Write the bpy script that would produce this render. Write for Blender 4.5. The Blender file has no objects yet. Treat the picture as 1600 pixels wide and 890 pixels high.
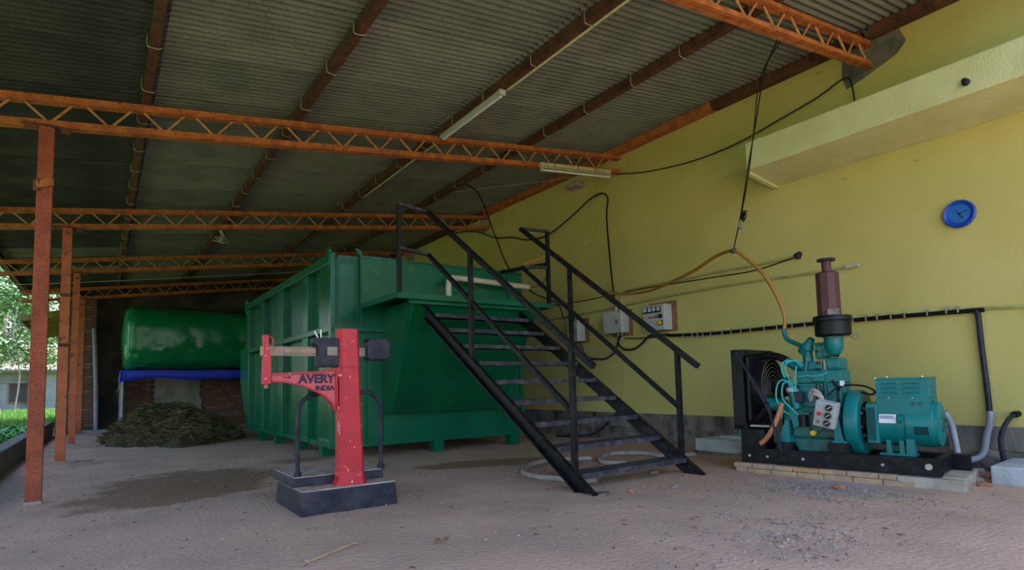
import bpy, bmesh, math, random
from mathutils import Vector, Matrix, noise
random.seed(7)
SC = bpy.context.scene
COL = SC.collection
PI = math.pi

# ------------------------------------------------------------------ camera
cam_d = bpy.data.cameras.new('camera'); cam = bpy.data.objects.new('camera', cam_d); COL.objects.link(cam)
yaw, pit, rol = 0.608616, 0.076564, -0.023562
fw = Vector((math.sin(yaw)*math.cos(pit), math.cos(yaw)*math.cos(pit), math.sin(pit)))
r0 = Vector((math.cos(yaw), -math.sin(yaw), 0)); u0 = r0.cross(fw)
rr = r0*math.cos(rol)+u0*math.sin(rol); uu = -r0*math.sin(rol)+u0*math.cos(rol)
m = Matrix((( rr.x, uu.x, -fw.x, 0), (rr.y, uu.y, -fw.y, 0), (rr.z, uu.z, -fw.z, 0.9), (0, 0, 0, 1)))
cam.matrix_world = m
cam_d.sensor_fit = 'HORIZONTAL'; cam_d.sensor_width = 36.0
cam_d.lens = 914.2/1600*36.0
cam_d.shift_x = (800-796.15)/1600; cam_d.shift_y = (528.57-445)/1600
cam_d.clip_start = 0.05; cam_d.clip_end = 400
SC.camera = cam

# ------------------------------------------------------------------ light
w = bpy.data.worlds.new('sky'); SC.world = w; w.use_nodes = True
nt = w.node_tree; nt.nodes.clear()
sk = nt.nodes.new('ShaderNodeTexSky'); sk.sky_type = 'NISHITA'; sk.sun_disc = False
sk.sun_elevation = math.radians(58); sk.sun_rotation = math.radians(60); sk.altitude = 200
sk.air_density = 1.0; sk.dust_density = 3.0; sk.ozone_density = 1.0
bg = nt.nodes.new('ShaderNodeBackground'); bg.inputs['Strength'].default_value = 0.40
wo = nt.nodes.new('ShaderNodeOutputWorld')
nt.links.new(sk.outputs[0], bg.inputs[0]); nt.links.new(bg.outputs[0], wo.inputs[0])
sd = bpy.data.lights.new('sun', 'SUN'); sd.energy = 7.0; sd.angle = math.radians(1.0); sd.color = (1.0, 0.95, 0.86)
sun = bpy.data.objects.new('sun', sd); COL.objects.link(sun)
sun.rotation_euler = Vector((-0.50, -0.35, -1.25)).to_track_quat('-Z', 'Y').to_euler()
SC.view_settings.view_transform = 'Standard'; SC.view_settings.look = 'None'
SC.view_settings.gamma = 1.0; SC.view_settings.use_curve_mapping = False
SC.view_settings.exposure = 1.4

# ------------------------------------------------------------------ materials
def mat(name, col, col2=None, scale=8.0, rough=0.7, metal=0.0, bump=0.0, bscale=None, detail=6.0, lo=0.4, hi=0.65,
        spots=None, spot_scale=40.0, spot_lo=0.62, spot_hi=0.68, stretch=None, spec=0.5, trans=0.0):
    M = bpy.data.materials.new(name); M.use_nodes = True
    t = M.node_tree; N = t.nodes; Lk = t.links; b = N['Principled BSDF']
    b.inputs['Roughness'].default_value = rough; b.inputs['Metallic'].default_value = metal
    b.inputs['Specular IOR Level'].default_value = spec
    b.inputs['Base Color'].default_value = (*col, 1)
    tc = N.new('ShaderNodeTexCoord'); vec = tc.outputs['Object']
    if stretch:
        mp = N.new('ShaderNodeMapping'); mp.inputs['Scale'].default_value = stretch
        Lk.new(vec, mp.inputs['Vector']); vec = mp.outputs['Vector']
    last = None
    if col2:
        n = N.new('ShaderNodeTexNoise'); n.inputs['Scale'].default_value = scale; n.inputs['Detail'].default_value = detail
        Lk.new(vec, n.inputs['Vector'])
        r = N.new('ShaderNodeMapRange'); r.inputs['From Min'].default_value = lo; r.inputs['From Max'].default_value = hi
        Lk.new(n.outputs['Fac'], r.inputs['Value'])
        x = N.new('ShaderNodeMix'); x.data_type = 'RGBA'
        x.inputs['A'].default_value = (*col, 1); x.inputs['B'].default_value = (*col2, 1)
        Lk.new(r.outputs['Result'], x.inputs['Factor']); last = x.outputs['Result']
    if spots:
        n2 = N.new('ShaderNodeTexNoise'); n2.inputs['Scale'].default_value = spot_scale; n2.inputs['Detail'].default_value = 3
        Lk.new(vec, n2.inputs['Vector'])
        r2 = N.new('ShaderNodeMapRange'); r2.inputs['From Min'].default_value = spot_lo; r2.inputs['From Max'].default_value = spot_hi
        Lk.new(n2.outputs['Fac'], r2.inputs['Value'])
        x2 = N.new('ShaderNodeMix'); x2.data_type = 'RGBA'; x2.inputs['B'].default_value = (*spots, 1)
        if last: Lk.new(last, x2.inputs['A'])
        else: x2.inputs['A'].default_value = (*col, 1)
        Lk.new(r2.outputs['Result'], x2.inputs['Factor']); last = x2.outputs['Result']
    if last: Lk.new(last, b.inputs['Base Color'])
    if bump:
        n3 = N.new('ShaderNodeTexNoise'); n3.inputs['Scale'].default_value = bscale or scale*3; n3.inputs['Detail'].default_value = 5
        Lk.new(vec, n3.inputs['Vector'])
        bp = N.new('ShaderNodeBump'); bp.inputs['Strength'].default_value = bump; bp.inputs['Distance'].default_value = 0.02
        Lk.new(n3.outputs['Fac'], bp.inputs['Height']); Lk.new(bp.outputs['Normal'], b.inputs['Normal'])
    return M
MT = {}
MT['post'] = mat('post rust', (0.40,0.095,0.045), (0.27,0.065,0.035), 5, 0.8, 0, 0.35, 90, spots=(0.12,0.04,0.03), spot_scale=130, spot_lo=.52, spot_hi=.66, spec=.3)
MT['post2'] = mat('post red oxide', (0.50,0.125,0.04), (0.38,0.09,0.035), 6, 0.7, 0, 0.2, 60, spots=(0.13,0.05,0.03), spot_scale=9, spot_lo=.62, spot_hi=.68)
MT['truss'] = mat('truss rust', (0.52,0.16,0.03), (0.30,0.085,0.022), 9, 0.75, 0, 0.3, 60, spots=(0.16,0.05,0.02), spot_scale=50, spot_lo=.6, spot_hi=.68)
MT['web'] = mat('web rod rust', (0.55,0.27,0.09), (0.36,0.16,0.06), 20, 0.75)
MT['purlin'] = mat('purlin rust', (0.12,0.042,0.017), (0.05,0.02,0.011), 9, 0.8, 0, 0.3, 40)
MT['hook'] = mat('hook galvanised', (0.42,0.40,0.33), (0.25,0.22,0.17), 30, 0.5, 0.4)
MT['sheet'] = mat('roof sheet', (0.205, 0.23, 0.18), (0.15, 0.172, 0.138), 2.0, 0.8, 0.0, 0.15, 60, spots=(0.075, 0.08, 0.06), spot_scale=60, spot_lo=.56, spot_hi=.74, spec=0.2)
MT['sheet_b'] = mat('roof sheet dull', (0.175, 0.2, 0.158), (0.13, 0.15, 0.122), 2.0, 0.8, 0.0, 0.15, 60, spots=(0.065, 0.07, 0.052), spot_scale=60, spot_lo=.56, spot_hi=.74, spec=0.2)
MT['sheet_c'] = mat('roof sheet darkest', (0.06, 0.068, 0.058), (0.034, 0.04, 0.036), 2.0, 0.8, 0.0, 0.15, 60, spots=(0.018, 0.024, 0.02), spot_scale=50, spot_lo=.56, spot_hi=.74, spec=0.2)  # darkest sheet tone, drawn mostly for the eave row
MT['ledge'] = mat('ledge paint', (0.62,0.62,0.33), (0.55,0.54,0.27), 3, 0.85, 0, 0.35, 45)
MT['cement'] = mat('grey cement', (0.16,0.155,0.12), (0.09,0.09,0.07), 7, 0.9, 0, 0.5, 30)
MT['plinth'] = mat('plinth concrete', (0.21,0.19,0.16), (0.09,0.08,0.065), 5, 0.9, 0, 0.5, 25, spots=(0.04,0.04,0.035), spot_scale=7, spot_lo=.55, spot_hi=.68, stretch=(1,1,.35))
MT['stone'] = mat('rough stone', (0.20,0.17,0.14), (0.08,0.07,0.06), 6, 0.95, 0, 0.9, 14)
MT['block'] = mat('pale cement block', (0.44,0.46,0.47), (0.34,0.35,0.35), 5, 0.9, 0, 0.4, 40)
MT['slab'] = mat('slab cement', (0.42,0.36,0.30), (0.30,0.25,0.20), 7, 0.9, 0, 0.4, 40)
MT['brick'] = mat('edging brick', (0.46,0.30,0.18), (0.36,0.24,0.16), 9, 0.9, 0, 0.5, 60)
MT['brick_b'] = mat('orange edging brick', (0.50,0.25,0.11), (0.38,0.2,0.1), 9, 0.9, 0, 0.5, 60)
MT['wbrick'] = mat('wall brick', (0.22,0.10,0.065), (0.12,0.065,0.05), 2.5, 0.9, 0, 0.4, 30)
MT['wbrick_b'] = mat('wall brick pale', (0.28,0.17,0.11), (0.16,0.10,0.07), 2.5, 0.9, 0, 0.4, 30)
MT['mortar'] = mat('old mortar', (0.12,0.10,0.08), (0.05,0.045,0.04), 2, 0.95)
MT['plaster'] = mat('old plaster', (0.36,0.34,0.29), (0.22,0.21,0.18), 2.5, 0.9)
MT['green'] = mat('green enamel', (0.003,0.125,0.062), (0.002,0.095,0.048), 1.5, 0.22, 0, 0.05, 20, spec=.3)
MT['green_p'] = mat('green enamel panel', (0.002,0.105,0.042), (0.0015,0.075,0.033), 1.5, 0.24, 0, 0.08, 8, spec=.25)
MT['green_w'] = mat('green enamel weathered', (0.004,0.125,0.062), (0.03,0.17,0.075), 2.2, 0.35, 0, 0.08, 14, lo=.45, hi=.7, spots=(0.10,0.20,0.06), spot_scale=5, spot_lo=.60, spot_hi=.72, spec=.3)
MT['bag'] = mat('green plastic film', (0.006,0.19,0.065), (0.004,0.15,0.05), 1.2, 0.22, 0, 0.35, 3.5, spec=.35)
MT['tarp'] = mat('blue tarpaulin', (0.012,0.035,0.62), (0.01,0.025,0.45), 6, 0.5, 0, 0.4, 14)
MT['black'] = mat('black paint worn', (0.006,0.006,0.008), (0.028,0.026,0.028), 14, 0.42, 0.0, 0.15, 50, lo=.5, hi=.75, spec=.2)
MT['tread'] = mat('tread worn', (0.032,0.032,0.042), (0.11,0.095,0.095), 12, 0.5, 0.0, 0.2, 50, lo=.45, hi=.7, spec=.25)
MT['iron'] = mat('dark iron', (0.012,0.013,0.024), (0.036,0.034,0.045), 10, 0.5, 0.0, 0.2, 40, spec=.25)
MT['dustiron'] = mat('dusty iron', (0.46,0.36,0.31), (0.26,0.21,0.19), 9, 0.8, 0, 0.2, 40)
MT['red'] = mat('red enamel', (0.55,0.022,0.035), (0.45,0.018,0.028), 4, 0.45, 0, 0.05, 30, spots=(0.75,0.42,0.36), spot_scale=30, spot_lo=.665, spot_hi=.69, spec=.35)
MT['redfade'] = mat('red enamel faded', (0.58,0.075,0.085), (0.50,0.05,0.06), 5, 0.5)
MT['letter'] = mat('dark lettering', (0.025,0.02,0.05))
MT['steel'] = mat('steel bar', (0.24,0.20,0.175), (0.15,0.11,0.085), 8, 0.5, 0.2, spec=.3)
MT['brass'] = mat('rusty bar', (0.34,0.21,0.14), (0.25,0.14,0.09), 10, 0.6, 0.1)
MT['white'] = mat('white paint', (0.75,0.75,0.72))
MT['teal'] = mat('teal enamel', (0.002,0.175,0.175), (0.002,0.14,0.14), 5, 0.36, 0, 0.06, 30, spec=.35)
MT['teal_d'] = mat('teal enamel oily', (0.003,0.11,0.10), (0.006,0.035,0.03), 8, 0.45, 0, 0.2, 30)
MT['teal_l'] = mat('teal light tube', (0.02,0.42,0.40))
MT['maroon'] = mat('maroon muffler', (0.115,0.035,0.04), (0.085,0.028,0.032), 8, 0.6, 0.1, 0.15, 40)
MT['rubber'] = mat('black rubber', (0.008,0.008,0.009), rough=0.6, spec=.15)
MT['plasticblack'] = mat('black plastic', (0.007,0.007,0.010), rough=0.4, spec=.25)
MT['grey'] = mat('grey control box', (0.42,0.41,0.41), (0.36,0.35,0.35), 8, 0.5)
MT['boxgrey'] = mat('panel grey', (0.47,0.48,0.45), (0.42,0.43,0.40), 6, 0.5)
MT['dial'] = mat('dial face', (0.55,0.55,0.55), rough=0.3)
MT['darkglass'] = mat('dark gauge', (0.02,0.02,0.025), rough=0.15)
MT['chrome'] = mat('chrome', (0.6,0.6,0.6), rough=0.2, metal=1.0)
MT['yellow'] = mat('yellow plastic', (0.75,0.45,0.02), rough=0.4)
MT['redknob'] = mat('red knob', (0.55,0.03,0.03), rough=0.4)
MT['orangek'] = mat('orange lamp', (0.6,0.15,0.02), rough=0.4)
MT['bluek'] = mat('blue lamp', (0.05,0.10,0.35), rough=0.4)
MT['hose'] = mat('orange hose', (0.42,0.20,0.035), (0.34,0.16,0.03), 12, 0.45)
MT['hose_b'] = mat('brown hose', (0.42,0.17,0.075), (0.34,0.13,0.06), 12, 0.5)
MT['hose_gn'] = mat('green hose', (0.03,0.50,0.03), rough=0.4)
MT['hose_g'] = mat('grey hose', (0.36,0.31,0.29), (0.24,0.2,0.19), 9, 0.6)
MT['pvc'] = mat('pvc pipe', (0.27,0.285,0.33), (0.21,0.22,0.255), 6, 0.5)
MT['pvcw'] = mat('pvc cream pipe', (0.58,0.55,0.42), (0.48,0.45,0.33), 6, 0.5)
MT['conduit'] = mat('painted conduit', (0.42,0.40,0.15), (0.30,0.28,0.10), 12, 0.7)
MT['wood'] = mat('backing board', (0.30,0.13,0.06), (0.2,0.09,0.05), 12, 0.8)
MT['clock'] = mat('blue clock plastic', (0.006,0.055,0.42), rough=0.3)
MT['clockface'] = mat('clock face', (0.012,0.13,0.46), rough=0.35)
MT['lamp'] = mat('tube housing', (0.50,0.52,0.50), (0.42,0.44,0.42), 9, 0.45)
MT['lampy'] = mat('tube housing aged', (0.52,0.50,0.30), (0.42,0.40,0.22), 9, 0.5)
MT['tube'] = mat('glass tube unlit', (0.72,0.74,0.72), rough=0.2)
MT['soil'] = mat('garden soil', (0.11,0.14,0.035), (0.07,0.11,0.025), 1.5, 0.95)
MT['grassblade'] = mat('grass blade', (0.13,0.29,0.03), (0.08,0.21,0.02), 3, 0.6)
MT['weed'] = mat('weed leaf', (0.05,0.25,0.03), (0.03,0.18,0.02), 4, 0.5)
MT['leaf'] = mat('tree leaf', (0.05,0.16,0.018), (0.025,0.09,0.012), 1.2, 0.5)
MT['leaf_b'] = mat('tree leaf pale', (0.075,0.17,0.022), (0.03,0.09,0.012), 1.2, 0.5)
MT['bark'] = mat('bark', (0.32,0.27,0.2), (0.2,0.16,0.12), 6, 0.9)
MT['houseW'] = mat('house wall', (0.20,0.205,0.21), (0.15,0.155,0.16), 1.5, 0.9)
MT['tile'] = mat('house roof tile', (0.12,0.10,0.09), (0.07,0.06,0.055), 2.5, 0.9, 0, 0.6, 8)
MT['frame'] = mat('window timber', (0.22,0.08,0.05))
MT['glassd'] = mat('dark window', (0.02,0.025,0.03), rough=0.1)
MT['eave'] = mat('eave timber', (0.30,0.24,0.07), (0.22,0.17,0.05), 4, 0.9)
MT['hay'] = mat('dry cut grass', (0.075,0.06,0.022), (0.03,0.03,0.011), 3, 0.95, 0, 0.8, 30)
MT['straw'] = mat('straw', (0.15,0.12,0.042), (0.035,0.037,0.012), 5, 0.9)
MT['pebble'] = mat('pebble', (0.30,0.235,0.20), (0.16,0.12,0.10), 10, 0.95, 0, 0.4, 30)
MT['chip'] = mat('pale stone chip', (0.46,0.345,0.28), (0.27,0.20,0.165), 14, 0.95)
MT['pebble_r'] = mat('brick chip', (0.38,0.17,0.10), (0.25,0.11,0.07), 10, 0.95)
MT['dryleaf'] = mat('dead leaf', (0.16,0.09,0.055), rough=0.9)
MT['straws'] = mat('twine', (0.45,0.42,0.36), rough=0.9)
MT['core'] = mat('radiator core', (0.006,0.006,0.007), (0.012,0.012,0.012), 60, 0.5, 0.2)

# yellow limewash wall: colour of the paint, dirt near the top and splashes near the ground
def wall_mat():
    M = mat('yellow wall paint', (0.57,0.485,0.165), (0.51,0.435,0.13), 0.9, 0.9, 0, 0.25, 38)
    t = M.node_tree; N = t.nodes; Lk = t.links; b = N['Principled BSDF']
    src = b.inputs['Base Color'].links[0].from_socket
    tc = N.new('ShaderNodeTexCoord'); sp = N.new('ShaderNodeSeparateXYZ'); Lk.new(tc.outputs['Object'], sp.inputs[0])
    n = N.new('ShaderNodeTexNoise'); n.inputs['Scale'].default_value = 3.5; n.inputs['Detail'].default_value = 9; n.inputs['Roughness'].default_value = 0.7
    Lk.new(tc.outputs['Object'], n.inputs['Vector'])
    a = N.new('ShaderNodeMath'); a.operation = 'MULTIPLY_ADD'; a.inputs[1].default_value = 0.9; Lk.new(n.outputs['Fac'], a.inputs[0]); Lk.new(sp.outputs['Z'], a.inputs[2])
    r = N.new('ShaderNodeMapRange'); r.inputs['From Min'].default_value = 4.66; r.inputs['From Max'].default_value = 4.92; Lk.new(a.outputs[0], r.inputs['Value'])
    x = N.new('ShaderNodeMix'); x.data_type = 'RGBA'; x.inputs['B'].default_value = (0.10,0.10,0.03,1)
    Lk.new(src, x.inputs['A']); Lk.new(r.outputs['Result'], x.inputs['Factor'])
    # scattered soot specks
    n2 = N.new('ShaderNodeTexNoise'); n2.inputs['Scale'].default_value = 5.0; n2.inputs['Detail'].default_value = 8; n2.inputs['Roughness'].default_value = 0.75
    mp = N.new('ShaderNodeMapping'); mp.inputs['Scale'].default_value = (1,1,2.2); mp.inputs['Location'].default_value = (0,3.7,1.3)
    Lk.new(tc.outputs['Object'], mp.inputs['Vector']); Lk.new(mp.outputs['Vector'], n2.inputs['Vector'])
    r2 = N.new('ShaderNodeMapRange'); r2.inputs['From Min'].default_value = 0.665; r2.inputs['From Max'].default_value = 0.71; r2.inputs['To Max'].default_value = 0.75
    Lk.new(n2.outputs['Fac'], r2.inputs['Value'])
    x2 = N.new('ShaderNodeMix'); x2.data_type = 'RGBA'; x2.inputs['B'].default_value = (0.09,0.08,0.03,1)
    Lk.new(x.outputs['Result'], x2.inputs['A']); Lk.new(r2.outputs['Result'], x2.inputs['Factor'])
    # a pale patched strip of newer limewash low on the wall
    Lk.new(x2.outputs['Result'], b.inputs['Base Color'])
    return M
MT['wall'] = wall_mat()

def floor_mat():
    M = mat('packed dirt', (0.54,0.345,0.255), (0.43,0.28,0.21), 1.6, 0.95, 0, 0.7, 34, spots=(0.56,0.45,0.38), spot_scale=26, spot_lo=.66, spot_hi=.74)
    t = M.node_tree; N = t.nodes; Lk = t.links; b = N['Principled BSDF']
    last = b.inputs['Base Color'].links[0].from_socket
    tc = N.new('ShaderNodeTexCoord')
    nz = N.new('ShaderNodeTexNoise'); nz.inputs['Scale'].default_value = 1.6; nz.inputs['Detail'].default_value = 7; nz.inputs['Roughness'].default_value = 0.65
    Lk.new(tc.outputs['Object'], nz.inputs['Vector'])
    def blot(cx, cy, rx, ry, ang, col, amt=0.9, wob=1.3, edge=0.12):
        nonlocal last
        mp = N.new('ShaderNodeMapping'); mp.vector_type = 'TEXTURE'
        mp.inputs['Location'].default_value = (cx, cy, 0); mp.inputs['Rotation'].default_value = (0,0,ang); mp.inputs['Scale'].default_value = (rx, ry, 50)
        Lk.new(tc.outputs['Object'], mp.inputs['Vector'])
        ln = N.new('ShaderNodeVectorMath'); ln.operation = 'LENGTH'; Lk.new(mp.outputs['Vector'], ln.inputs[0])
        ad = N.new('ShaderNodeMath'); ad.operation = 'MULTIPLY_ADD'; ad.inputs[1].default_value = wob; Lk.new(nz.outputs['Fac'], ad.inputs[0]); Lk.new(ln.outputs['Value'], ad.inputs[2])
        r = N.new('ShaderNodeMapRange'); r.inputs['From Min'].default_value = 1.0+wob*0.5-0.25+edge; r.inputs['From Max'].default_value = 1.0+wob*0.5-0.25-edge; r.inputs['To Max'].default_value = amt
        Lk.new(ad.outputs[0], r.inputs['Value'])
        x = N.new('ShaderNodeMix'); x.data_type = 'RGBA'; x.inputs['B'].default_value = (*col,1)
        Lk.new(last, x.inputs['A']); Lk.new(r.outputs['Result'], x.inputs['Factor']); last = x.outputs['Result']
    blot(5.2, 4.4, 1.6, 2.2, 0, (0.46,0.25,0.145), 0.75, 1.0, 0.5)            # orange earth near the wall
    blot(4.2, 6.0, 2.0, 0.9, 0, (0.44,0.27,0.17), 0.6, 1.0, 0.4)
    blot(0.8, 6.75, 1.05, 1.25, -0.6, (0.20,0.11,0.055), 0.93, 1.5, 0.10)   # damp slurry stain
    blot(0.5, 6.0, 0.95, 0.65, 0.2, (0.23,0.13,0.07), 0.9, 1.5, 0.10)
    blot(2.1, 7.7, 0.5, 0.35, 0.3, (0.15,0.09,0.05), 0.7, 1.2, 0.2)
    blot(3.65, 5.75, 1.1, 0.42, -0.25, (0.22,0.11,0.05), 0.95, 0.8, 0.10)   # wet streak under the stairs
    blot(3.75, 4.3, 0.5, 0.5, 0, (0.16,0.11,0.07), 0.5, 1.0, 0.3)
    blot(-0.8, 7.6, 0.35, 2.2, 0, (0.17,0.14,0.11), 0.8, 1.2, 0.3)
    blot(5.0, 2.5, 0.6, 0.5, 0.3, (0.36,0.33,0.31), 0.6, 1.2, 0.3)
    Lk.new(last, b.inputs['Base Color'])
    return M
MT['floor'] = floor_mat()

# ------------------------------------------------------------------ mesh helpers
class B:
    def __init__(s): s.v = []; s.f = []
    def add(s, vs, fs):
        o = len(s.v); s.v += [tuple(v) for v in vs]; s.f += [tuple(i+o for i in f) for f in fs]; return s
    def box(s, x0, x1, y0, y1, z0, z1):
        return s.add([(x0,y0,z0),(x1,y0,z0),(x1,y1,z0),(x0,y1,z0),(x0,y0,z1),(x1,y0,z1),(x1,y1,z1),(x0,y1,z1)],
                     [(0,3,2,1),(4,5,6,7),(0,1,5,4),(1,2,6,5),(2,3,7,6),(3,0,4,7)])
    def obox(s, c, ax, ay, az):   # centre and three half-axis vectors
        c = Vector(c); ax = Vector(ax); ay = Vector(ay); az = Vector(az)
        vs = [c+ax*i+ay*j+az*k for k in (-1,1) for j,i in ((-1,-1),(-1,1),(1,1),(1,-1))]
        return s.add(vs, [(0,3,2,1),(4,5,6,7),(0,1,5,4),(1,2,6,5),(2,3,7,6),(3,0,4,7)])
    def bar(s, p, q, w, h, up=(0,0,1)):   # square bar from p to q
        p = Vector(p); q = Vector(q); d = (q-p); L = d.length; d.normalize()
        a = d.cross(Vector(up))
        if a.length < 1e-4: a = d.cross(Vector((1,0,0)))
        a.normalize(); b = a.cross(d)
        return s.obox((p+q)/2, d*L/2, a*w/2, b*h/2)
    def cyl(s, p, q, r, n=16, r2=None, cap=True):
        r2 = r if r2 is None else r2
        p = Vector(p); q = Vector(q); d = (q-p).normalized()
        a = d.cross(Vector((0,0,1)))
        if a.length < 1e-4: a = Vector((1,0,0))
        a.normalize(); b = d.cross(a)
        vs = []
        for c, R in ((p,r),(q,r2)):
            for i in range(n):
                t = 2*PI*i/n; vs.append(c+a*R*math.cos(t)+b*R*math.sin(t))
        fs = [(i,(i+1)%n,n+(i+1)%n,n+i) for i in range(n)]
        if cap: fs += [tuple(range(n-1,-1,-1)), tuple(range(n,2*n))]
        return s.add(vs, fs)
    def lathe(s, prof, c, ax, n=28):     # prof list of (radius, along axis)
        c = Vector(c); d = Vector(ax).normalized(); a = d.cross(Vector((0,0,1)))
        if a.length < 1e-4: a = Vector((1,0,0))
        a.normalize(); b = d.cross(a); vs = []; fs = []
        for R, h in prof:
            for i in range(n):
                t = 2*PI*i/n; vs.append(c+d*h+a*R*math.cos(t)+b*R*math.sin(t))
        for k in range(len(prof)-1):
            for i in range(n):
                fs.append((k*n+i, k*n+(i+1)%n, (k+1)*n+(i+1)%n, (k+1)*n+i))
        if prof[0][0] > 1e-4: fs.append(tuple(range(n-1,-1,-1)))
        if prof[-1][0] > 1e-4: fs.append(tuple((len(prof)-1)*n+i for i in range(n)))
        return s.add(vs, fs)
    def tube(s, pts, r, n=8, smooth=4, closed=False):
        P = [Vector(p) for p in pts]
        if smooth > 1 and len(P) > 2:
            Q = []; L = len(P); rng = L if closed else L-1
            for i in range(rng):
                p0 = P[(i-1)%L] if (closed or i > 0) else P[0]*2-P[1]
                p1 = P[i]; p2 = P[(i+1)%L]; p3 = P[(i+2)%L] if (closed or i < L-2) else P[-1]*2-P[-2]
                for k in range(smooth):
                    t = k/smooth
                    Q.append(0.5*((2*p1)+(p2-p0)*t+(2*p0-5*p1+4*p2-p3)*t*t+(3*p1-p0-3*p2+p3)*t**3))
            if not closed: Q.append(P[-1])
            P = Q
        vs = []; fs = []; L = len(P); a = None
        for i in range(L):
            d = (P[(i+1)%L]-P[i-1]) if closed else (P[min(i+1,L-1)]-P[max(i-1,0)])
            d.normalize()
            if a is None:
                a = d.cross(Vector((0.13,0.21,0.97)));  a.normalize()
            a = (a-d*a.dot(d)).normalized(); b = d.cross(a)
            for k in range(n):
                t = 2*PI*k/n; vs.append(P[i]+a*r*math.cos(t)+b*r*math.sin(t))
        for i in range(L if closed else L-1):
            j = (i+1)%L
            for k in range(n): fs.append((i*n+k, i*n+(k+1)%n, j*n+(k+1)%n, j*n+k))
        if not closed: fs += [tuple(range(n-1,-1,-1)), tuple((L-1)*n+k for k in range(n))]
        return s.add(vs, fs)
    def prism(s, poly, o, ex, ey, ez):   # 2D polygon in (ex,ey) extruded along ez
        o = Vector(o); ex = Vector(ex); ey = Vector(ey); ez = Vector(ez); n = len(poly)
        vs = [o+ex*a+ey*b for a,b in poly]+[o+ex*a+ey*b+ez for a,b in poly]
        return s.add(vs, [tuple(range(n-1,-1,-1)), tuple(range(n,2*n))]+[(i,(i+1)%n,n+(i+1)%n,n+i) for i in range(n)])
    def blob(s, c, r, amp=0.3, seed=0, squash=1.0, n=1):
        bm = bmesh.new(); bmesh.ops.create_icosphere(bm, subdivisions=n, radius=1)
        vs = []
        for v in bm.verts:
            k = 1+amp*noise.noise(v.co*1.3+Vector((seed*7.1,seed*3.3,seed)))
            vs.append((c[0]+v.co.x*r*k, c[1]+v.co.y*r*k, c[2]+v.co.z*r*k*squash))
        fs = [tuple(q.index for q in f.verts) for f in bm.faces]; bm.free()
        return s.add(vs, fs)
def mesh_of(b, name, material, off=(0,0,0), smooth=False, bevel=0):
    me = bpy.data.meshes.new(name)
    me.from_pydata([(x-off[0],y-off[1],z-off[2]) for x,y,z in b.v], [], b.f)
    bm = bmesh.new(); bm.from_mesh(me); bmesh.ops.recalc_face_normals(bm, faces=bm.faces)
    if bevel:
        es = [e for e in bm.edges if len(e.link_faces) == 2 and e.calc_face_angle(0) > 0.6]
        bmesh.ops.bevel(bm, geom=es, offset=bevel, segments=2, profile=0.6, affect='EDGES', clamp_overlap=True)
    bm.to_mesh(me); bm.free()
    mm = MT[material] if isinstance(material, str) else material
    me.materials.append(mm)
    if smooth:
        for p in me.polygons: p.use_smooth = True
        try: me.set_sharp_from_angle(angle=math.radians(38))
        except Exception: pass
    return me
def thing(name, label, cat, loc=(0,0,0), rotz=0, group=None, local=False, kind=None):
    o = bpy.data.objects.new(name, None); COL.objects.link(o); o.empty_display_size = 0.1
    o.location = loc; o.rotation_euler = (0,0,rotz)
    if label: o['label'] = label
    if cat: o['category'] = cat
    if group: o['group'] = group
    if kind: o['kind'] = kind
    o['_off'] = (0.0,0.0,0.0) if local else tuple(float(c) for c in loc)
    return o
def off_of(p):
    while p.parent: p = p.parent
    return p['_off'] if '_off' in p else (0,0,0)
def part(name, b, material, parent, smooth=False, bevel=0, label=None, kind=None):
    me = mesh_of(b, name, material, off_of(parent), smooth, bevel)
    o = bpy.data.objects.new(name, me); COL.objects.link(o); o.parent = parent
    if label: o['label'] = label
    if kind: o['kind'] = kind
    return o
def solo(name, b, material, label=None, cat=None, group=None, kind=None, smooth=False, bevel=0):
    xs = [v[0] for v in b.v]; ys = [v[1] for v in b.v]; zs = [v[2] for v in b.v]
    c = ((min(xs)+max(xs))/2, (min(ys)+max(ys))/2, min(zs))
    me = mesh_of(b, name, material, c, smooth, bevel)
    o = bpy.data.objects.new(name, me); COL.objects.link(o); o.location = c; o['_off'] = c
    for k, v in (('label',label),('category',cat),('group',group),('kind',kind)):
        if v: o[k] = v
    return o
def inst(src_mesh, name, parent, loc=(0,0,0), rot=(0,0,0), scale=(1,1,1)):
    o = bpy.data.objects.new(name, src_mesh); COL.objects.link(o); o.parent = parent
    of = off_of(parent); o.location = (loc[0]-of[0], loc[1]-of[1], loc[2]-of[2]); o.rotation_euler = rot; o.scale = scale
    return o
def text_mesh(txt, size, depth, name):
    cu = bpy.data.curves.new(name, 'FONT'); cu.body = txt; cu.size = size; cu.extrude = depth; cu.offset = size*0.042
    cu.align_x = 'CENTER'; cu.align_y = 'CENTER'
    o = bpy.data.objects.new(name, cu); COL.objects.link(o)
    dg = bpy.context.evaluated_depsgraph_get(); me = bpy.data.meshes.new_from_object(o.evaluated_get(dg))
    bpy.data.objects.remove(o); return me
def fz(y): return -0.008*max(0.0, y-6.4)
def roofz(x, off=0.0): return 3.50+0.131*(x+0.78)+off     # top of the trusses

# ================================================================== THE SETTING
WX = 6.70
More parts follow.
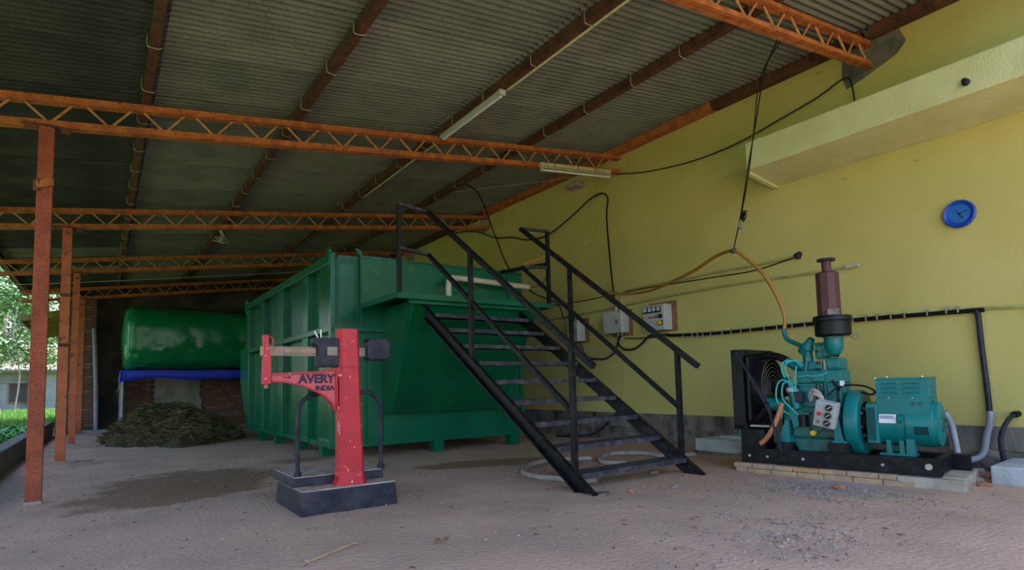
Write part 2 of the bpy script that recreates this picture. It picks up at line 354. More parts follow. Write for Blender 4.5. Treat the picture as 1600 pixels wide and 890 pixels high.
# packed earth floor
b = B(); nx, ny = 120, 300; X0, X1, Y0, Y1 = -0.96, WX+0.1, -14.0, 19.6
for j in range(ny+1):
    for i in range(nx+1):
        x = X0+(X1-X0)*i/nx; t = j/ny; y = Y0+(Y1-Y0)*t
        z = fz(y)+0.012*noise.noise((x*1.1,y*1.1,0))+0.006*noise.noise((x*5,y*5,3))
        if y < 5.2 and x > 2.0: z += 0.006*noise.noise((x*11,y*11,5))
        if x < 0.0 and y > 4: z -= 0.04*max(0,(-0.2-x))*max(0,min(1,(y-4)/3))
        b.v.append((x,y,z))
for j in range(ny):
    for i in range(nx):
        a = j*(nx+1)+i; b.f.append((a,a+1,a+nx+2,a+nx+1))
me = mesh_of(b, 'floor', 'floor', smooth=True); fl = bpy.data.objects.new('floor', me); COL.objects.link(fl); fl['kind'] = 'structure'
# outside ground
b = B(); n = 60
for j in range(n+1):
    for i in range(n+1):
        x = -90+180*i/n; y = -60+180*j/n
        z = -0.14+0.05*noise.noise((x*0.2,y*0.2,1))
        b.v.append((x,y,z))
for j in range(n):
    for i in range(n):
        a = j*(n+1)+i; b.f.append((a,a+1,a+n+2,a+n+1))
me = mesh_of(b, 'ground', 'soil', smooth=True); gr = bpy.data.objects.new('ground', me); COL.objects.link(gr); gr['kind'] = 'structure'
# right wall with plinth
solo('wall_right', B().box(WX,WX+0.25,-6,19.6,0.36,4.60), 'wall', kind='structure')
solo('baseboard_right', B().box(WX-0.03,WX+0.25,-6,19.6,0.19,0.405), 'plinth', kind='structure', bevel=0.008)
b = B()
n = 130
for j in range(n+1):
    y = -6+25.6*j/n
    for k in range(4):
        z = -0.08+0.28*k/3
        b.v.append((WX-0.035-0.05*noise.noise((y*3.1,z*7,2))-(0.03 if k < 2 else 0), y, z))
for j in range(n):
    for k in range(3):
        a = j*4+k; b.f.append((a,a+4,a+5,a+1))
me = mesh_of(b, 'trim_1', 'stone', smooth=False); o = bpy.data.objects.new('trim_1', me); COL.objects.link(o); o['kind'] = 'structure'
# concrete ledge on the right wall
b = B().prism([(6.08,3.62),(6.08,3.295),(WX,3.215),(WX,3.66)], (0,-6,0), (1,0,0), (0,0,1), (0,9.84,0))
solo('trim_2', b, 'ledge', kind='structure', bevel=0.012)
solo('trim_3', B().bar((6.12,3.845,3.275),(6.69,3.845,3.20),0.05,0.03), 'ledge', kind='structure')
# dark cement around the near truss seat
poly = [(2.96,4.06),(2.80,4.10),(2.62,4.16),(2.45,4.22),(2.36,4.32),(2.40,4.42),(2.44,4.55),(2.62,4.56),(2.80,4.52),(2.98,4.40),(3.0,4.2)]
solo('trim_4', B().prism(poly, (WX-0.015,0,0), (0,1,0), (0,0,1), (0.03,0,0)), 'cement', kind='structure')
for yy in (6.5, 10.4, 14.1):
    poly = [(yy-.16,4.2),(yy-.20,4.36),(yy-.14,4.56),(yy+.2,4.56),(yy+.25,4.4),(yy+.12,4.14)]
    solo('trim_5', B().prism(poly, (WX-0.012,0,0), (0,1,0), (0,0,1), (0.03,0,0)), 'plaster' if yy > 7 else 'wall', kind='structure')

# back wall: dark mortar with single bricks in front, and plaster patch
BY = 19.25
wb = solo('wall_back', B().box(-0.95,WX+0.1,BY,BY+0.25,-0.2,4.7), 'mortar', kind='structure')
bm_a = mesh_of(B().box(-0.108,0.108,-0.02,0.02,-0.032,0.032), 'brick', 'wbrick')
bm_b = mesh_of(B().box(-0.108,0.108,-0.02,0.02,-0.032,0.032), 'brick', 'wbrick_b')
bm_ah = mesh_of(B().box(-0.05,0.05,-0.02,0.02,-0.032,0.032), 'brick', 'wbrick')
for k in range(18):
    for i in range(14):
        x = 0.55+i*0.226+(0.113 if k % 2 else 0); z = -0.05+k*0.077
        if 1.15 < x < 2.42 or x > 3.75: continue
        inst(random.choice((bm_a,bm_a,bm_b)), 'brick', wb, (x+random.uniform(-.006,.006), BY-0.012-random.uniform(0,.012), z), (0,0,random.uniform(-.02,.02)))
poly = [(1.2,-0.1),(1.22,1.75),(2.30,1.75),(2.36,1.2),(2.33,0.85),(2.40,0.5),(2.36,-0.1)]
part('plaster_patch', B().prism(poly, (0,BY-0.04,0), (1,0,0), (0,0,1), (0,0.045,0)), 'plaster', wb)
# brick pier at the end of the open side
PYF = 18.35
pr = solo('wall_pier', B().box(-0.93,-0.17,PYF,BY,-0.2,3.32), 'mortar', kind='structure')
for k in range(44):
    n = 0
    x = -0.93
    row = [0.226,0.226,0.226,0.10] if k % 2 else [0.10,0.226,0.226,0.226]
    for L in row:
        inst((random.choice((bm_a,bm_b,bm_a)) if L > .2 else bm_ah), 'brick', pr, (x+L/2, PYF-0.012-random.uniform(0,.014), -0.06+k*0.077), (0,0,random.uniform(-.02,.02)), (0.97,1,random.uniform(.9,1.0)))
        x += L
solo('trim_6', B().box(-0.5,0.25,17.9,18.3,-0.2,-0.02), 'block', kind='structure', bevel=0.01)   # low step before the pier
# kerb along the open side
b = B()
for j in range(24):
    y = 4.0+j*0.6
    b.box(-1.14+random.uniform(-.01,.01),-0.965,y,y+0.595,-0.3,0.225+random.uniform(-.012,.012))
b2 = B().box(-1.14,-0.965,4.0,18.3,-0.3,0.23)
solo('kerb', b2, 'cement', kind='structure', bevel=0.015)

# ------------------------------------------------------------------ roof: corrugated sheets
ceil = thing('ceiling', None, None, (2.5,10,4.0), kind='structure')
def sheet_mesh(x0, x1, wid, material, nm):
    pitch = 0.078; ns = int(round(wid/pitch))*12; b = B(); nxs = max(2,int((x1-x0)/0.5))
    for j in range(ns+1):
        y = -wid/2+wid*j/ns
        for i in range(nxs+1):
            x = x0+(x1-x0)*i/nxs
            z = 0.131*(x-x0)+0.022-0.044*abs(math.cos(PI*y/pitch))**0.7
            b.v.append((x-x0,y,z))
    for j in range(ns):
        for i in range(nxs):
            a = j*(nxs+1)+i; b.f.append((a,a+1,a+nxs+2,a+nxs+1))
    return mesh_of(b, nm, material, smooth=True)
ROWS = [(-1.74,0.36,0.0),(0.20,3.55,0.012),(3.38,6.78,0.0)]
WID = 0.078*13
for ri, (x0,x1,dz) in enumerate(ROWS):
    kinds = [sheet_mesh(x0,x1,WID+0.078,m_,'roof_sheet') for m_ in ('sheet','sheet_b','sheet_c')]
    y = 0.4; k = 0
    while y < 19.6:
        wts = ((0,1,6),(5,4,0),(6,3,0))[ri]
        ms = random.choices(kinds, wts)[0]
        inst(ms, 'roof_sheet', ceil, (x0, y+WID/2, roofz(x0,0.135+dz+0.0035*(k%2))))
        y += WID; k += 1

# ------------------------------------------------------------------ purlins
hookm = mesh_of(B().tube([(-0.05,0,0.05),(-0.052,0,-0.04),(-0.035,0.0,-0.062),(0.03,0,-0.064),(0.05,0,-0.05)],0.0055,5,3), 'hook_bolt', 'hook', smooth=True)
PUR = [(-1.60,'eave purlin of rusty steel along the open edge of the roof'),
       (0.28,'rusty roof purlin between the eave and the middle sheets, first inside the posts'),
       (1.69,'rusty roof purlin above the red weighing scale, second inside the posts'),
       (3.47,'rusty roof purlin carrying the white tube light and conduit'),
       (4.88,'rusty roof purlin between the tube light purlin and the yellow wall')]
for x, lab in PUR:
    t = thing('purlin', lab, 'beam', (x,1.0,roofz(x)), group='roof purlins')
    zt = roofz(x)
    b = B().prism([(-.035,0),(.035,0),(.035,.012),(-.023,.012),(-.023,.088),(.035,.088),(.035,.1),(-.035,.1)], (x,0.9,zt+0.002), (1,0,0), (0,0,1), (0,18.4,0))
    part('channel', b, 'purlin', t)
    y = 1.3; 
    while y < 16:
        if x > -1: inst(hookm, 'hook_bolt', t, (x, y+random.uniform(-.06,.06), zt+0.055), (0,0,random.uniform(-.25,.25)))
        y += WID*0.78
t = thing('purlin', 'rust brown wall purlin where the roof meets the yellow wall', 'beam', (6.62,1.0,4.4), group='roof purlins')
for y0, y1 in ((0.9,2.66),(2.74,4.6),(4.62,10.3),(10.32,19.2)):
    part('timber', B().box(6.56,6.69,y0,y1,roofz(6.62)-0.0,roofz(6.62)+0.11), 'purlin' if y1 != 10.3 else 'truss', t, bevel=0.006)

# ------------------------------------------------------------------ trusses
TY = [2.70, 6.41, 10.28, 14.05, 17.95]
TLAB = ['orange rust roof truss nearest the camera, ending in dark cement on the wall',
        'orange rust roof truss above the weighing scale, on the front post',
        'rusty roof truss above the green tank stairs, second from the front post',
        'dim rusty roof truss over the far end of the green tank',
        'dark rusty roof truss above the green plastic bag at the back']
for ty, lab in zip(TY, TLAB):
    xa, xb = -1.62, 6.69
    t = thing('roof_truss', lab, 'truss', (2.5,ty,roofz(2.5)-0.28), group='roof trusses')
    def chord(off):
        b = B()
        for sgn in (-1,1):   # two angles back to back
            b.prism([(0,0),(0.042*sgn,0),(0.042*sgn,0.008),(0.008*sgn,0.008),(0.008*sgn,0.075),(0,0.075)],
                    (xa,ty+0.006*sgn,roofz(xa,off)), (0,1,0), (0,0,1), (xb-xa,0,(xb-xa)*0.131))
        return b
    part('top_chord', chord(-0.078), 'truss', t)
    part('bottom_chord', chord(-0.305), 'truss', t)
    x = xa+0.1
    k = 0
    while x < xb-0.2:
        x2 = min(x+0.20, xb-0.02)
        if k % 2: p, q = (x,ty,roofz(x,-0.235)), (x2-0.05,ty,roofz(x2,-0.075))
        else: p, q = (x+0.03,ty,roofz(x,-0.075)), (x2-0.02,ty,roofz(x2,-0.235))
        part('web_bar', B().cyl(p,q,0.011,6), 'web', t, smooth=True); x = x2+0.02; k += 1

# ------------------------------------------------------------------ posts
PY = [(6.37,'rusty speckled steel post nearest the camera, left of the scale','post'),
      (10.2,'orange painted steel post, second in the row, with a dark joint','post2'),
      (14.0,'rusty steel post, third in the row toward the brick pier','post2'),
      (17.85,'orange steel post farthest back, against the brick pier','post2')]
for y, lab, mt in PY:
    x = -0.45; zb = fz(y)-0.06; ztop = roofz(x,-0.31)
    t = thing('steel_post', lab, 'post', (x,y,zb), group='roof posts')
    prof = [(-.055,-.035),(.055,-.035),(.055,.045),(.047,.045),(.047,-.027),(-.047,-.027),(-.047,.045),(-.055,.045)]
    part('column', B().prism(prof, (x,y,zb), (1,0,0), (0,1,0), (0,0,ztop-zb)), mt, t, bevel=0.004)
    part('web_plate', B().box(x-.047,x+.047,y+.028,y+.038,zb,ztop), mt, t)
    part('cap_plate', B().box(x-.16,x+.17,y-.06,y+.07,ztop-0.004,ztop+0.008), 'purlin', t)
    for sx in (-.12,.13):
        part('cleat', B().box(x+sx-.03,x+sx+.03,y-.05,y-.042,ztop-.05,ztop+.0), 'purlin', t)
    part('mortar_foot', B().box(x-.062,x+.062,y-.045,y+.05,zb,zb+0.075), 'slab', t, bevel=0.01)
    if mt == 'post':
        part('bent_plate', B().obox((x+.005,y-.045,2.72),(0.06,0,0.02),(0,0.012,0),(-0.006,0.006,0.035)), 'truss', t, bevel=0.006)
        part('bent_plate', B().obox((x-.05,y-.03,2.70),(0.02,-0.02,0),(0.01,0.01,0),(0,0,0.05)), 'purlin', t, bevel=0.004)
    if mt == 'post2' and y < 12:
        for z in (2.25,1.55):
            part('joint_band', B().box(x-.058,x+.058,y-.038,y+.047,z,z+0.05), 'purlin', t)

# ================================================================== GREEN STEEL TANK
CX0, CX1, CY0, CY1, CZ0, CZ1 = 2.31, 5.24, 7.18, 12.45, 0.15, 2.57
tk = thing('steel_tank', 'large green steel tank with ribbed side and platform below the yellow wall', 'tank', (3.78,9.8,0))
part('side_panel', B().box(CX0+0.10,CX0+0.115,CY0+.03,CY1,CZ0,CZ1), 'green_p', tk)
part('side_panel', B().box(CX1-0.115,CX1-0.10,CY0+.03,CY1,CZ0,CZ1), 'green_p', tk)
part('end_panel', B().box(CX0+.1,CX1-.1,CY1-0.02,CY1,CZ0,CZ1), 'green_p', tk)
part('tank_floor', B().box(CX0+.1,CX1-.1,CY0+.03,CY1,CZ0,CZ0+0.03), 'green', tk)
part('front_panel', B().box(CX0,CX1,CY0+.02,CY0+.04,CZ0,CZ1), 'green', tk)
for sx, x in ((1,CX0),(-1,CX1)):
    xa, xb = sorted((x, x+sx*0.1))
    part('top_rail', B().box(xa-(0.02 if sx>0 else 0),xb,CY0+.02,CY1,CZ1-0.115,CZ1), 'green', tk, bevel=0.006)
    part('middle_rail', B().box(xa-.006,xb+.006,CY0+.04,CY1,1.60,1.675), 'green', tk, bevel=0.005)
    part('bottom_rail', B().box(xa+.03,xb,CY0+.04,CY1,CZ0,CZ0+0.07), 'green', tk)
    part('seam_rail', B().box(xa+.06,xb,CY0+.04,CY1,1.00,1.03), 'green', tk)
    for y in (8.35,9.72,11.05,12.30):
        f = xa if sx > 0 else xb
        xr0, xr1 = sorted((f+sx*0.008, f+sx*0.1))
        b2 = B().box(xr0,xr1,y-.13,y+.13,CZ0+.005,CZ1-.115)
        part('rib', b2, 'green', tk, bevel=0.008)
        part('rib_lip', B().box(xr0+(.04 if sx > 0 else 0),xr1-(0 if sx > 0 else .04),y-.17,y+.17,CZ0+.005,CZ1-.115), 'green', tk)
    if sx > 0:
        for y in (7.95,9.18,10.5,11.68):
            part('foot', B().box(2.42,2.58,y-.08,y+.08,fz(y),CZ0), 'green', tk)
part('corner_post', B().box(CX0-.005,CX0+.06,CY0-.005,CY0+.08,CZ0,CZ1+.02), 'green', tk, bevel=0.004)
part('corner_post', B().box(CX1-.06,CX1+.005,CY0-.005,CY0+.08,CZ0,CZ1), 'green', tk, bevel=0.004)
part('lifting_lug', B().prism([(-.05,-.2),(.05,-.2),(.05,.06),(.02,.10),(-.02,.10),(-.05,.06)], (CX0-.015,CY0+.08,CZ1), (0,1,0), (0,0,1), (0.03,0,0)), 'green', tk)
part('lifting_lug', B().prism([(-.05,-.2),(.05,-.2),(.05,.06),(.02,.10),(-.02,.10),(-.05,.06)], (CX0-.015,CY1-.08,CZ1), (0,1,0), (0,0,1), (0.03,0,0)), 'green', tk)
# front face
part('front_flange', B().box(2.675,2.70,CY0-.05,CY0+.03,1.66,CZ1+.03), 'green', tk)
part('hook_tab', B().prism([(0,0),(.05,0),(.02,.08),(-.05,.10)], (2.67,CY0-.03,CZ1+.0), (1,0,0), (0,0,1), (0,0.03,0)), 'green', tk)
part('inset_panel', B().box(2.43,2.62,CY0+.008,CY0+.022,1.78,2.46), 'green', tk, bevel=0.004)
part('inset_panel', B().box(CX0+.07,2.66,CY0+.010,CY0+.022,1.70,2.54), 'green_p', tk)
part('hopper_panel', B().box(2.70,4.95,CY0-.03,CY0+.02,1.97,CZ1), 'green_w', tk, bevel=0.004)
part('hopper_panel', B().box(4.97,CX1,CY0-.02,CY0+.02,1.97,CZ1), 'green_w', tk, bevel=0.004)
part('rim', B().box(2.70,CX1,CY0-.045,CY0+.03,CZ1-.02,CZ1+.01), 'green', tk)
part('ledge_flange', B().box(CX0+.02,3.12,CY0-.05,CY0+.03,1.60,1.65), 'green', tk)
part('stiffener', B().box(2.77,2.80,CY0-.02,CY0+.03,CZ0+.05,1.60), 'green', tk)
part('stiffener', B().box(4.74,4.77,CY0-.03,CY0+.03,CZ0+.05,0.52), 'green', tk)
part('skirt_plate', B().box(2.99,4.75,CY0-.015,CY0+.03,CZ0,0.51), 'green', tk)
part('skirt_seam', B().box(2.99,4.76,CY0-.035,CY0+.03,0.505,0.545), 'green', tk)
part('bottom_bar', B().box(CX0,CX1,CY0-.02,CY0+.03,CZ0,CZ0+.05), 'green', tk)
for x in (3.79,5.06):
    part('foot', B().box(x-.075,x+.075,CY0,CY0+.15,0,CZ0), 'green', tk)
# chute: sloping front, two cheeks, rounded where it meets the tank
b = B(); nn = 14
xl0, xl1 = 2.93, 4.80
prof = []
for i in range(nn+1):
    t = i/nn; z = 1.90-(1.90-0.545)*t
    y = 6.20+0.80*t**0.9 + (0.06*max(0,(t-.75)/.25)**2)
    prof.append((y,z))
for y, z in prof:
    t = (1.90-z)/(1.355); ins = 0.02+0.10*t
    for x in (xl0+ins*.6, xl1-ins*.6): b.v.append((x,y,z))
for i in range(nn): b.f.append((i*2,i*2+1,i*2+3,i*2+2))
part('chute_front', b, 'green_p', tk, smooth=True)
for s_, xx in ((0,xl0),(1,xl1)):
    b = B()
    for y, z in prof:
        t = (1.90-z)/(1.355); ins = 0.02+0.10*t
        xe = xx+ins*.6 if s_ == 0 else xx-ins*.6
        xo = 3.05 if s_ == 0 else 4.80
        b.v.append((xe,y,z)); b.v.append((xx+(0.06 if s_==0 else -.02),CY0+.02,z))
    for i in range(nn): b.f.append((i*2,i*2+1,i*2+3,i*2+2))
    part('chute_cheek', b, 'green_p', tk, smooth=True)
    # bracket strip along the edge
    b = B(); x1 = xx+.03 if s_ == 0 else xx-.0
    pts = [(x1+(0.01 if s_==0 else 0)+(0.05*i/nn if s_==0 else -0.05*i/nn), prof[i][0]-0.012, prof[i][1]) for i in range(0,nn+1)]
    for i in range(nn): b.bar(pts[i], pts[i+1], 0.035, 0.016, up=(0,1,0.5))
    part('edge_strip', b, 'green', tk)
# platform
PZ = 1.955
part('platform_deck', B().box(2.70,4.95,6.10,CY0,PZ-.012,PZ), 'green', tk)
part('platform_edge', B().box(2.70,4.95,6.085,6.10,PZ-.06,PZ+.005), 'green', tk)
part('platform_edge', B().box(2.69,2.705,6.085,CY0,PZ-.06,PZ+.005), 'green', tk)
part('platform_edge', B().box(4.945,4.96,6.085,CY0,PZ-.06,PZ+.005), 'green', tk)
part('under_beam', B().box(2.9,4.8,6.16,6.22,PZ-.10,PZ-.012), 'green', tk)
# rear chute on the far corner
part('rear_chute', B().prism([(CY1,1.75),(13.05,1.70),(13.05,1.05),(CY1+.05,0.35)], (CX0+.02,0,0), (0,1,0), (0,0,1), (2.7,0,0)), 'green', tk)
# cream pipe on the platform
solo('elbow_pipe', B().tube([(3.84,6.93,PZ),(3.84,6.93,2.10),(3.84,6.93,2.27),(3.87,6.93,2.335),(3.95,6.93,2.36),(4.5,6.93,2.345),(5.2,6.93,2.325)],0.040,12,4), 'pvcw',
     'cream plastic elbow pipe rising from the platform of the green tank', 'pipe', smooth=True)
solo('wood_scrap', B().obox((4.15,7.30,2.612),(0.16,0.05,0.005),(-0.02,0.05,0),(0,0,0.02)), 'wood', 'brown scrap of wood lying on the rim of the green tank', 'wood')
solo('sack_lump', B().blob((2.90,7.30,2.615),0.07,0.5,3,0.6,2), 'hay', 'small yellowish lump of sacking on the tank rim', 'sack', smooth=True)

# ================================================================== STAIRS (local frame: x along treads, y up the flight)
st = thing('staircase', 'black steel staircase with handrails leaning against the green tank', 'stairs', (3.815,6.1,0), math.radians(2.6), local=True)
HW = 0.70
slope = 0.197/0.29
def sy(k): return -2.41+0.29*k
def sz(k): return 0.148+0.197*k
for s_ in (-1,1):
    x = s_*HW
    # channel stringer, cut level at the ground
    ya, yb = -2.60, 0.10
    za = 0.0; zb_ = za+(yb-ya)*slope
    H = 0.155
    poly = [(ya,0.0),(ya+0.20,0.0),(yb,zb_-0.14+0.0),(yb,zb_+0.04),(ya+0.0,0.03)]
    poly = [(ya,0.0),(ya+0.21,0.0),(yb,(yb-ya-0.21)*slope),(yb,(yb-ya)*slope+0.005)]
    b = B().prism(poly, (x-0.004,0,0), (0,1,0), (0,0,1), (0.008,0,0))
    # flanges on the outside
    d = Vector((0,1,slope)).normalized()
    for a0 in (0.0,0.21):
        p = Vector((x+s_*0.022, ya+a0, 0.004)); q = Vector((x+s_*0.022, yb, (yb-ya-a0)*slope+0.002))
        b.bar(p, q, 0.05, 0.010, up=(0,0,1))
    part('stringer', b, 'black', st)
    # posts
    rail0 = Vector((x, -2.60, 1.02)); rail1 = Vector((x, 0.03, 2.94)); rs = (rail1.z-rail0.z)/(rail1.y-rail0.y)
    for y in (-0.87,-2.36):
        zr = rail0.z+(y-rail0.y)*rs
        zl = (y-ya)*slope+0.01-0.04
        part('post', B().bar((x+s_*0.012,y,zl),(x+s_*0.012,y,zr),0.045,0.045,up=(0,1,0)), 'black', st, bevel=0.004)
    part('handrail', B().bar(rail0, rail1, 0.05, 0.05), 'black', st, bevel=0.005)
    m0 = Vector((x, -2.36, rail0.z+0.24*rs-0.56)); m1 = Vector((x, 0.03, 2.43))
    part('middle_rail', B().bar(m0, m1, 0.042, 0.042), 'black', st, bevel=0.004)
    # level return to the platform corner post
    xe = -1.10 if s_ < 0 else 1.115
    part('platform_post', B().bar((xe,-.01 if s_<0 else -.03,PZ+.003),(xe,-.01 if s_<0 else -.03,2.955),0.045,0.045,up=(0,1,0)), 'black', st, bevel=0.004)
    part('top_return', B().bar((x,0.03,2.945),(xe,-.02,2.955),0.045,0.035), 'tread', st, bevel=0.004)
    part('middle_return', B().bar((x,0.03,2.43),(xe,-.02,2.455),0.045,0.035), 'tread', st, bevel=0.004)
part('back_rail', B().bar((1.115,-.03,2.50),(1.08,1.05,2.56),0.035,0.05), 'black', st)
for k in range(9):
    y, z = sy(k), sz(k)
    t = part('tread', B().box(-HW+.005,HW-.005,y-.01,y+.20,z-.008,z).box(-HW+.005,HW-.005,y-.012,y-.004,z-.042,z+.001), 'tread', st)
    part('rear_angle', B().box(-HW+.005,HW-.005,y+.192,y+.20,z-.04,z-.006), 'black', t)
    part('bracket', B().box(-HW+.003,-HW+.012,y+.0,y+.19,z-.05,z-.008), 'black', t)
    part('bracket', B().box(HW-.012,HW-.003,y+.0,y+.19,z-.05,z-.008), 'black', t)

# ================================================================== WEIGHING SCALE
sc = thing('weighing_scale', 'red platform weighing scale with dark iron base on the dirt floor', 'scale', (1.53,4.65,0))
def taper(b, x0,x1,y0,y1,z0,z1,d):
    return b.add([(x0,y0,z0),(x1,y0,z0),(x1,y1,z0),(x0,y1,z0),(x0+d,y0+d,z1),(x1-d,y0+d,z1),(x1-d,y1-d,z1),(x0+d,y1-d,z1)],
                 [(0,3,2,1),(4,5,6,7),(0,1,5,4),(1,2,6,5),(2,3,7,6),(3,0,4,7)])
bs = part('base', taper(B(),1.165,1.90,4.285,5.02,-0.01,0.165,0.012), 'iron', sc, bevel=0.012)
part('base_top', B().box(1.182,1.883,4.302,5.0,0.160,0.1725), 'dustiron', sc)
part('weigh_plate', taper(B(),1.165,1.875,4.50,5.12,0.172,0.238,0.006), 'iron', sc, bevel=0.01)
part('plate_cover', B().box(1.18,1.86,4.515,5.10,0.236,0.243), 'dustiron', sc)
part('guard_loop', B().tube([(1.215,4.55,0.24),(1.213,4.55,0.5),(1.215,4.55,0.70),(1.24,4.55,0.79),(1.31,4.55,0.845),(1.40,4.55,0.858),(1.55,4.55,0.855),(1.72,4.55,0.858),(1.80,4.55,0.84),(1.86,4.55,0.775),(1.875,4.55,0.69),(1.872,4.55,0.5),(1.872,4.55,0.24)],0.0165,10,4), 'iron', sc, smooth=True)
for x in (1.215,1.872):
    part('socket', B().cyl((x,4.55,0.235),(x,4.55,0.275),0.028,12), 'iron', sc, smooth=True)
# tapered column, rectangular with chamfered edges and flared foot
def colring(cx, cy, hw, hd, c, z): return [(cx-hw+c,cy-hd,z),(cx+hw-c,cy-hd,z),(cx+hw,cy-hd+c,z),(cx+hw,cy+hd-c,z),(cx+hw-c,cy+hd,z),(cx-hw+c,cy+hd,z),(cx-hw,cy+hd-c,z),(cx-hw,cy-hd+c,z)]
b = B()
rings = [colring(1.565,4.42,0.118,0.098,0.045,0.170),colring(1.565,4.42,0.116,0.096,0.045,0.190),colring(1.566,4.42,0.100,0.085,0.03,0.215),colring(1.566,4.42,0.092,0.078,0.022,0.27),
         colring(1.562,4.42,0.088,0.074,0.022,0.50),colring(1.552,4.42,0.080,0.067,0.022,1.04),colring(1.549,4.42,0.083,0.07,0.022,1.06),colring(1.547,4.42,0.076,0.066,0.022,1.345)]
for r_ in rings: b.v += r_
for k in range(len(rings)-1):
    for i in range(8): b.f.append((k*8+i,k*8+(i+1)%8,(k+1)*8+(i+1)%8,(k+1)*8+i))
b.f.append(tuple(range(7,-1,-1))); b.f.append(tuple((len(rings)-1)*8+i for i in range(8)))
part('column', b, 'red', sc)
for k in range(3):
    part('decal_stripe', B().obox((1.4725,4.39-k*0.0,0.63-k*0.03),(0.001,0,0),(0,-0.022,-0.016),(0,0.004,0.006)), 'white', sc)
bmr = part('beam', B().box(0.915,1.70,4.395,4.415,1.135,1.205), 'steel', sc, bevel=0.003)
part('beam_slot', B().box(1.075,1.30,4.389,4.396,1.158,1.190), 'brass', bmr)
part('beam_tip', B().box(0.912,1.07,4.388,4.397,1.137,1.203), 'brass', bmr)
po = part('poise', B().prism([(1.275,1.275),(1.275,1.235),(1.305,1.205),(1.305,1.055),(1.472,1.055),(1.472,1.272)], (0,4.365,0), (1,0,0), (0,0,1), (0,0.085,0)), 'iron', sc, bevel=0.008)
part('poise_window', B().box(1.375,1.452,4.355,4.366,1.140,1.205), 'steel', po)
part('counterweight', B().prism([(1.705,1.105),(1.84,1.105),(1.875,1.13),(1.878,1.245),(1.845,1.275),(1.705,1.275),(1.685,1.25),(1.685,1.13)], (0,4.345,0), (1,0,0), (0,0,1), (0,0.12,0)), 'iron', sc, bevel=0.014)
for a0, a1 in (((1.325,4.41,1.27),(1.295,4.41,1.325)),((1.345,4.405,1.27),(1.338,4.40,1.335))):
    part('paper_tag', B().bar(a0,a1,0.010,0.004,up=(0,1,0)), 'white', po)
# arm
top = [(0.995,1.005),(1.18,1.012),(1.36,1.02),(1.41,1.035),(1.46,1.035)]
low = [(1.468,0.72),(1.445,0.735),(1.43,0.78),(1.37,0.84),(1.29,0.885),(1.19,0.925),(1.08,0.95),(0.995,0.955)]
arm = part('arm', B().prism(top+low, (0,4.405,0), (1,0,0), (0,0,1), (0,0.022,0)), 'redfade', sc)
def rim(pts):
    b = B()
    for p, q in zip(pts[:-1],pts[1:]): b.bar((p[0],4.408,p[1]),(q[0],4.408,q[1]),0.045,0.012,up=(0,1,0)) if False else b.obox(((p[0]+q[0])/2,4.412,(p[1]+q[1])/2), (Vector((q[0]-p[0],0,q[1]-p[1])))/2, (0,0.026,0), Vector((-(q[1]-p[1]),0,q[0]-p[0])).normalized()*0.006)
    return b
part('arm_rim', rim(top), 'red', arm); part('arm_rim', rim(low), 'red', arm)
part('arm_rim', rim([(1.455,1.03),(1.462,0.72)]), 'red', arm)
part('hinge', B().cyl((1.475,4.40,0.985),(1.475,4.40,1.045),0.024,12), 'red', sc, smooth=True)
part('hinge', B().cyl((1.475,4.40,0.685),(1.475,4.40,0.76),0.022,12), 'red', sc, smooth=True)
for txt, size, x, z, d in (('AVERY',0.088,1.312,0.966,0.004),('INDIA',0.052,1.372,0.897,0.003)):
    me = text_mesh(txt, size, d, 'lettering'); me.materials.clear(); me.materials.append(MT['letter'])
    for v in me.vertices: v.co.x *= 1.0
    o = bpy.data.objects.new('lettering', me); COL.objects.link(o); o.parent = arm; of = off_of(arm)
    o.location = (x-of[0], 4.4035-of[1], z-of[2]); o.rotation_euler = (PI/2,0,0); o['label'] = 'raised dark letters reading '+txt
part('arrow_mark', B().prism([(-.03,-.003),(.01,-.003),(.01,-.010),(.032,0),(.01,.010),(.01,.003),(-.03,.003)], (1.10,4.400,0.982), (1,0,0), (0,0,1), (0,0.006,0)), 'letter', arm)
yk = part('pointer_yoke', B().prism([(0.928,0.935),(0.985,0.935),(0.985,1.12),(0.972,1.16),(0.968,1.275),(0.975,1.285),(0.93,1.285),(0.938,1.16),(0.932,1.12)], (0,4.378,0), (1,0,0), (0,0,1), (0,0.055,0)), 'red', sc, bevel=0.006)
part('yoke_pin', B().cyl((0.957,4.405,0.905),(0.957,4.405,0.94),0.014,10), 'brass', yk)
part('ring_pull', B().tube([(0.978,4.405,1.275),(0.995,4.405,1.265),(1.002,4.405,1.235),(0.995,4.405,1.21),(0.976,4.405,1.20)],0.006,6,3), 'redfade', yk, smooth=True)

# ================================================================== GENERATOR (local frame: x along the skid, y toward the wall)
GO = (5.09,3.52,0); GR = math.atan2(-0.98574,0.1683)
ep = thing('equipment_pad', 'low cement pad edged with bricks under the teal generator', 'pad', GO, GR, local=True)
part('slab', B().box(0.0,1.80,0.10,0.76,-0.05,0.085), 'slab', ep, bevel=0.008)
part('slab_nose', B().box(1.36,1.80,0.0,0.10,-0.05,0.078), 'slab', ep, bevel=0.008)
x = 0.0; k = 0
bk = [0.18,0.20,0.17,0.22,0.22,0.24,0.13]
for L in bk:
    part('brick', B().box(x+.003,x+L-.003,-0.005+random.uniform(-.006,.006),0.10,0.042,0.082+random.uniform(-.003,.003)), 'brick_b' if k in (3,) else 'brick', ep, bevel=0.004)
    x += L; k += 1
x = 0.02
for L in [0.12,0.22,0.23,0.22,0.23,0.22,0.22]:
    part('brick', B().box(x+.003,x+L-.003,-0.012+random.uniform(-.006,.006),0.10,-0.05,0.039), 'brick', ep, bevel=0.004); x += L
ge = thing('diesel_generator', 'teal diesel generator with upright muffler on a black skid', 'generator', (GO[0],GO[1],0.085), GR, local=True)
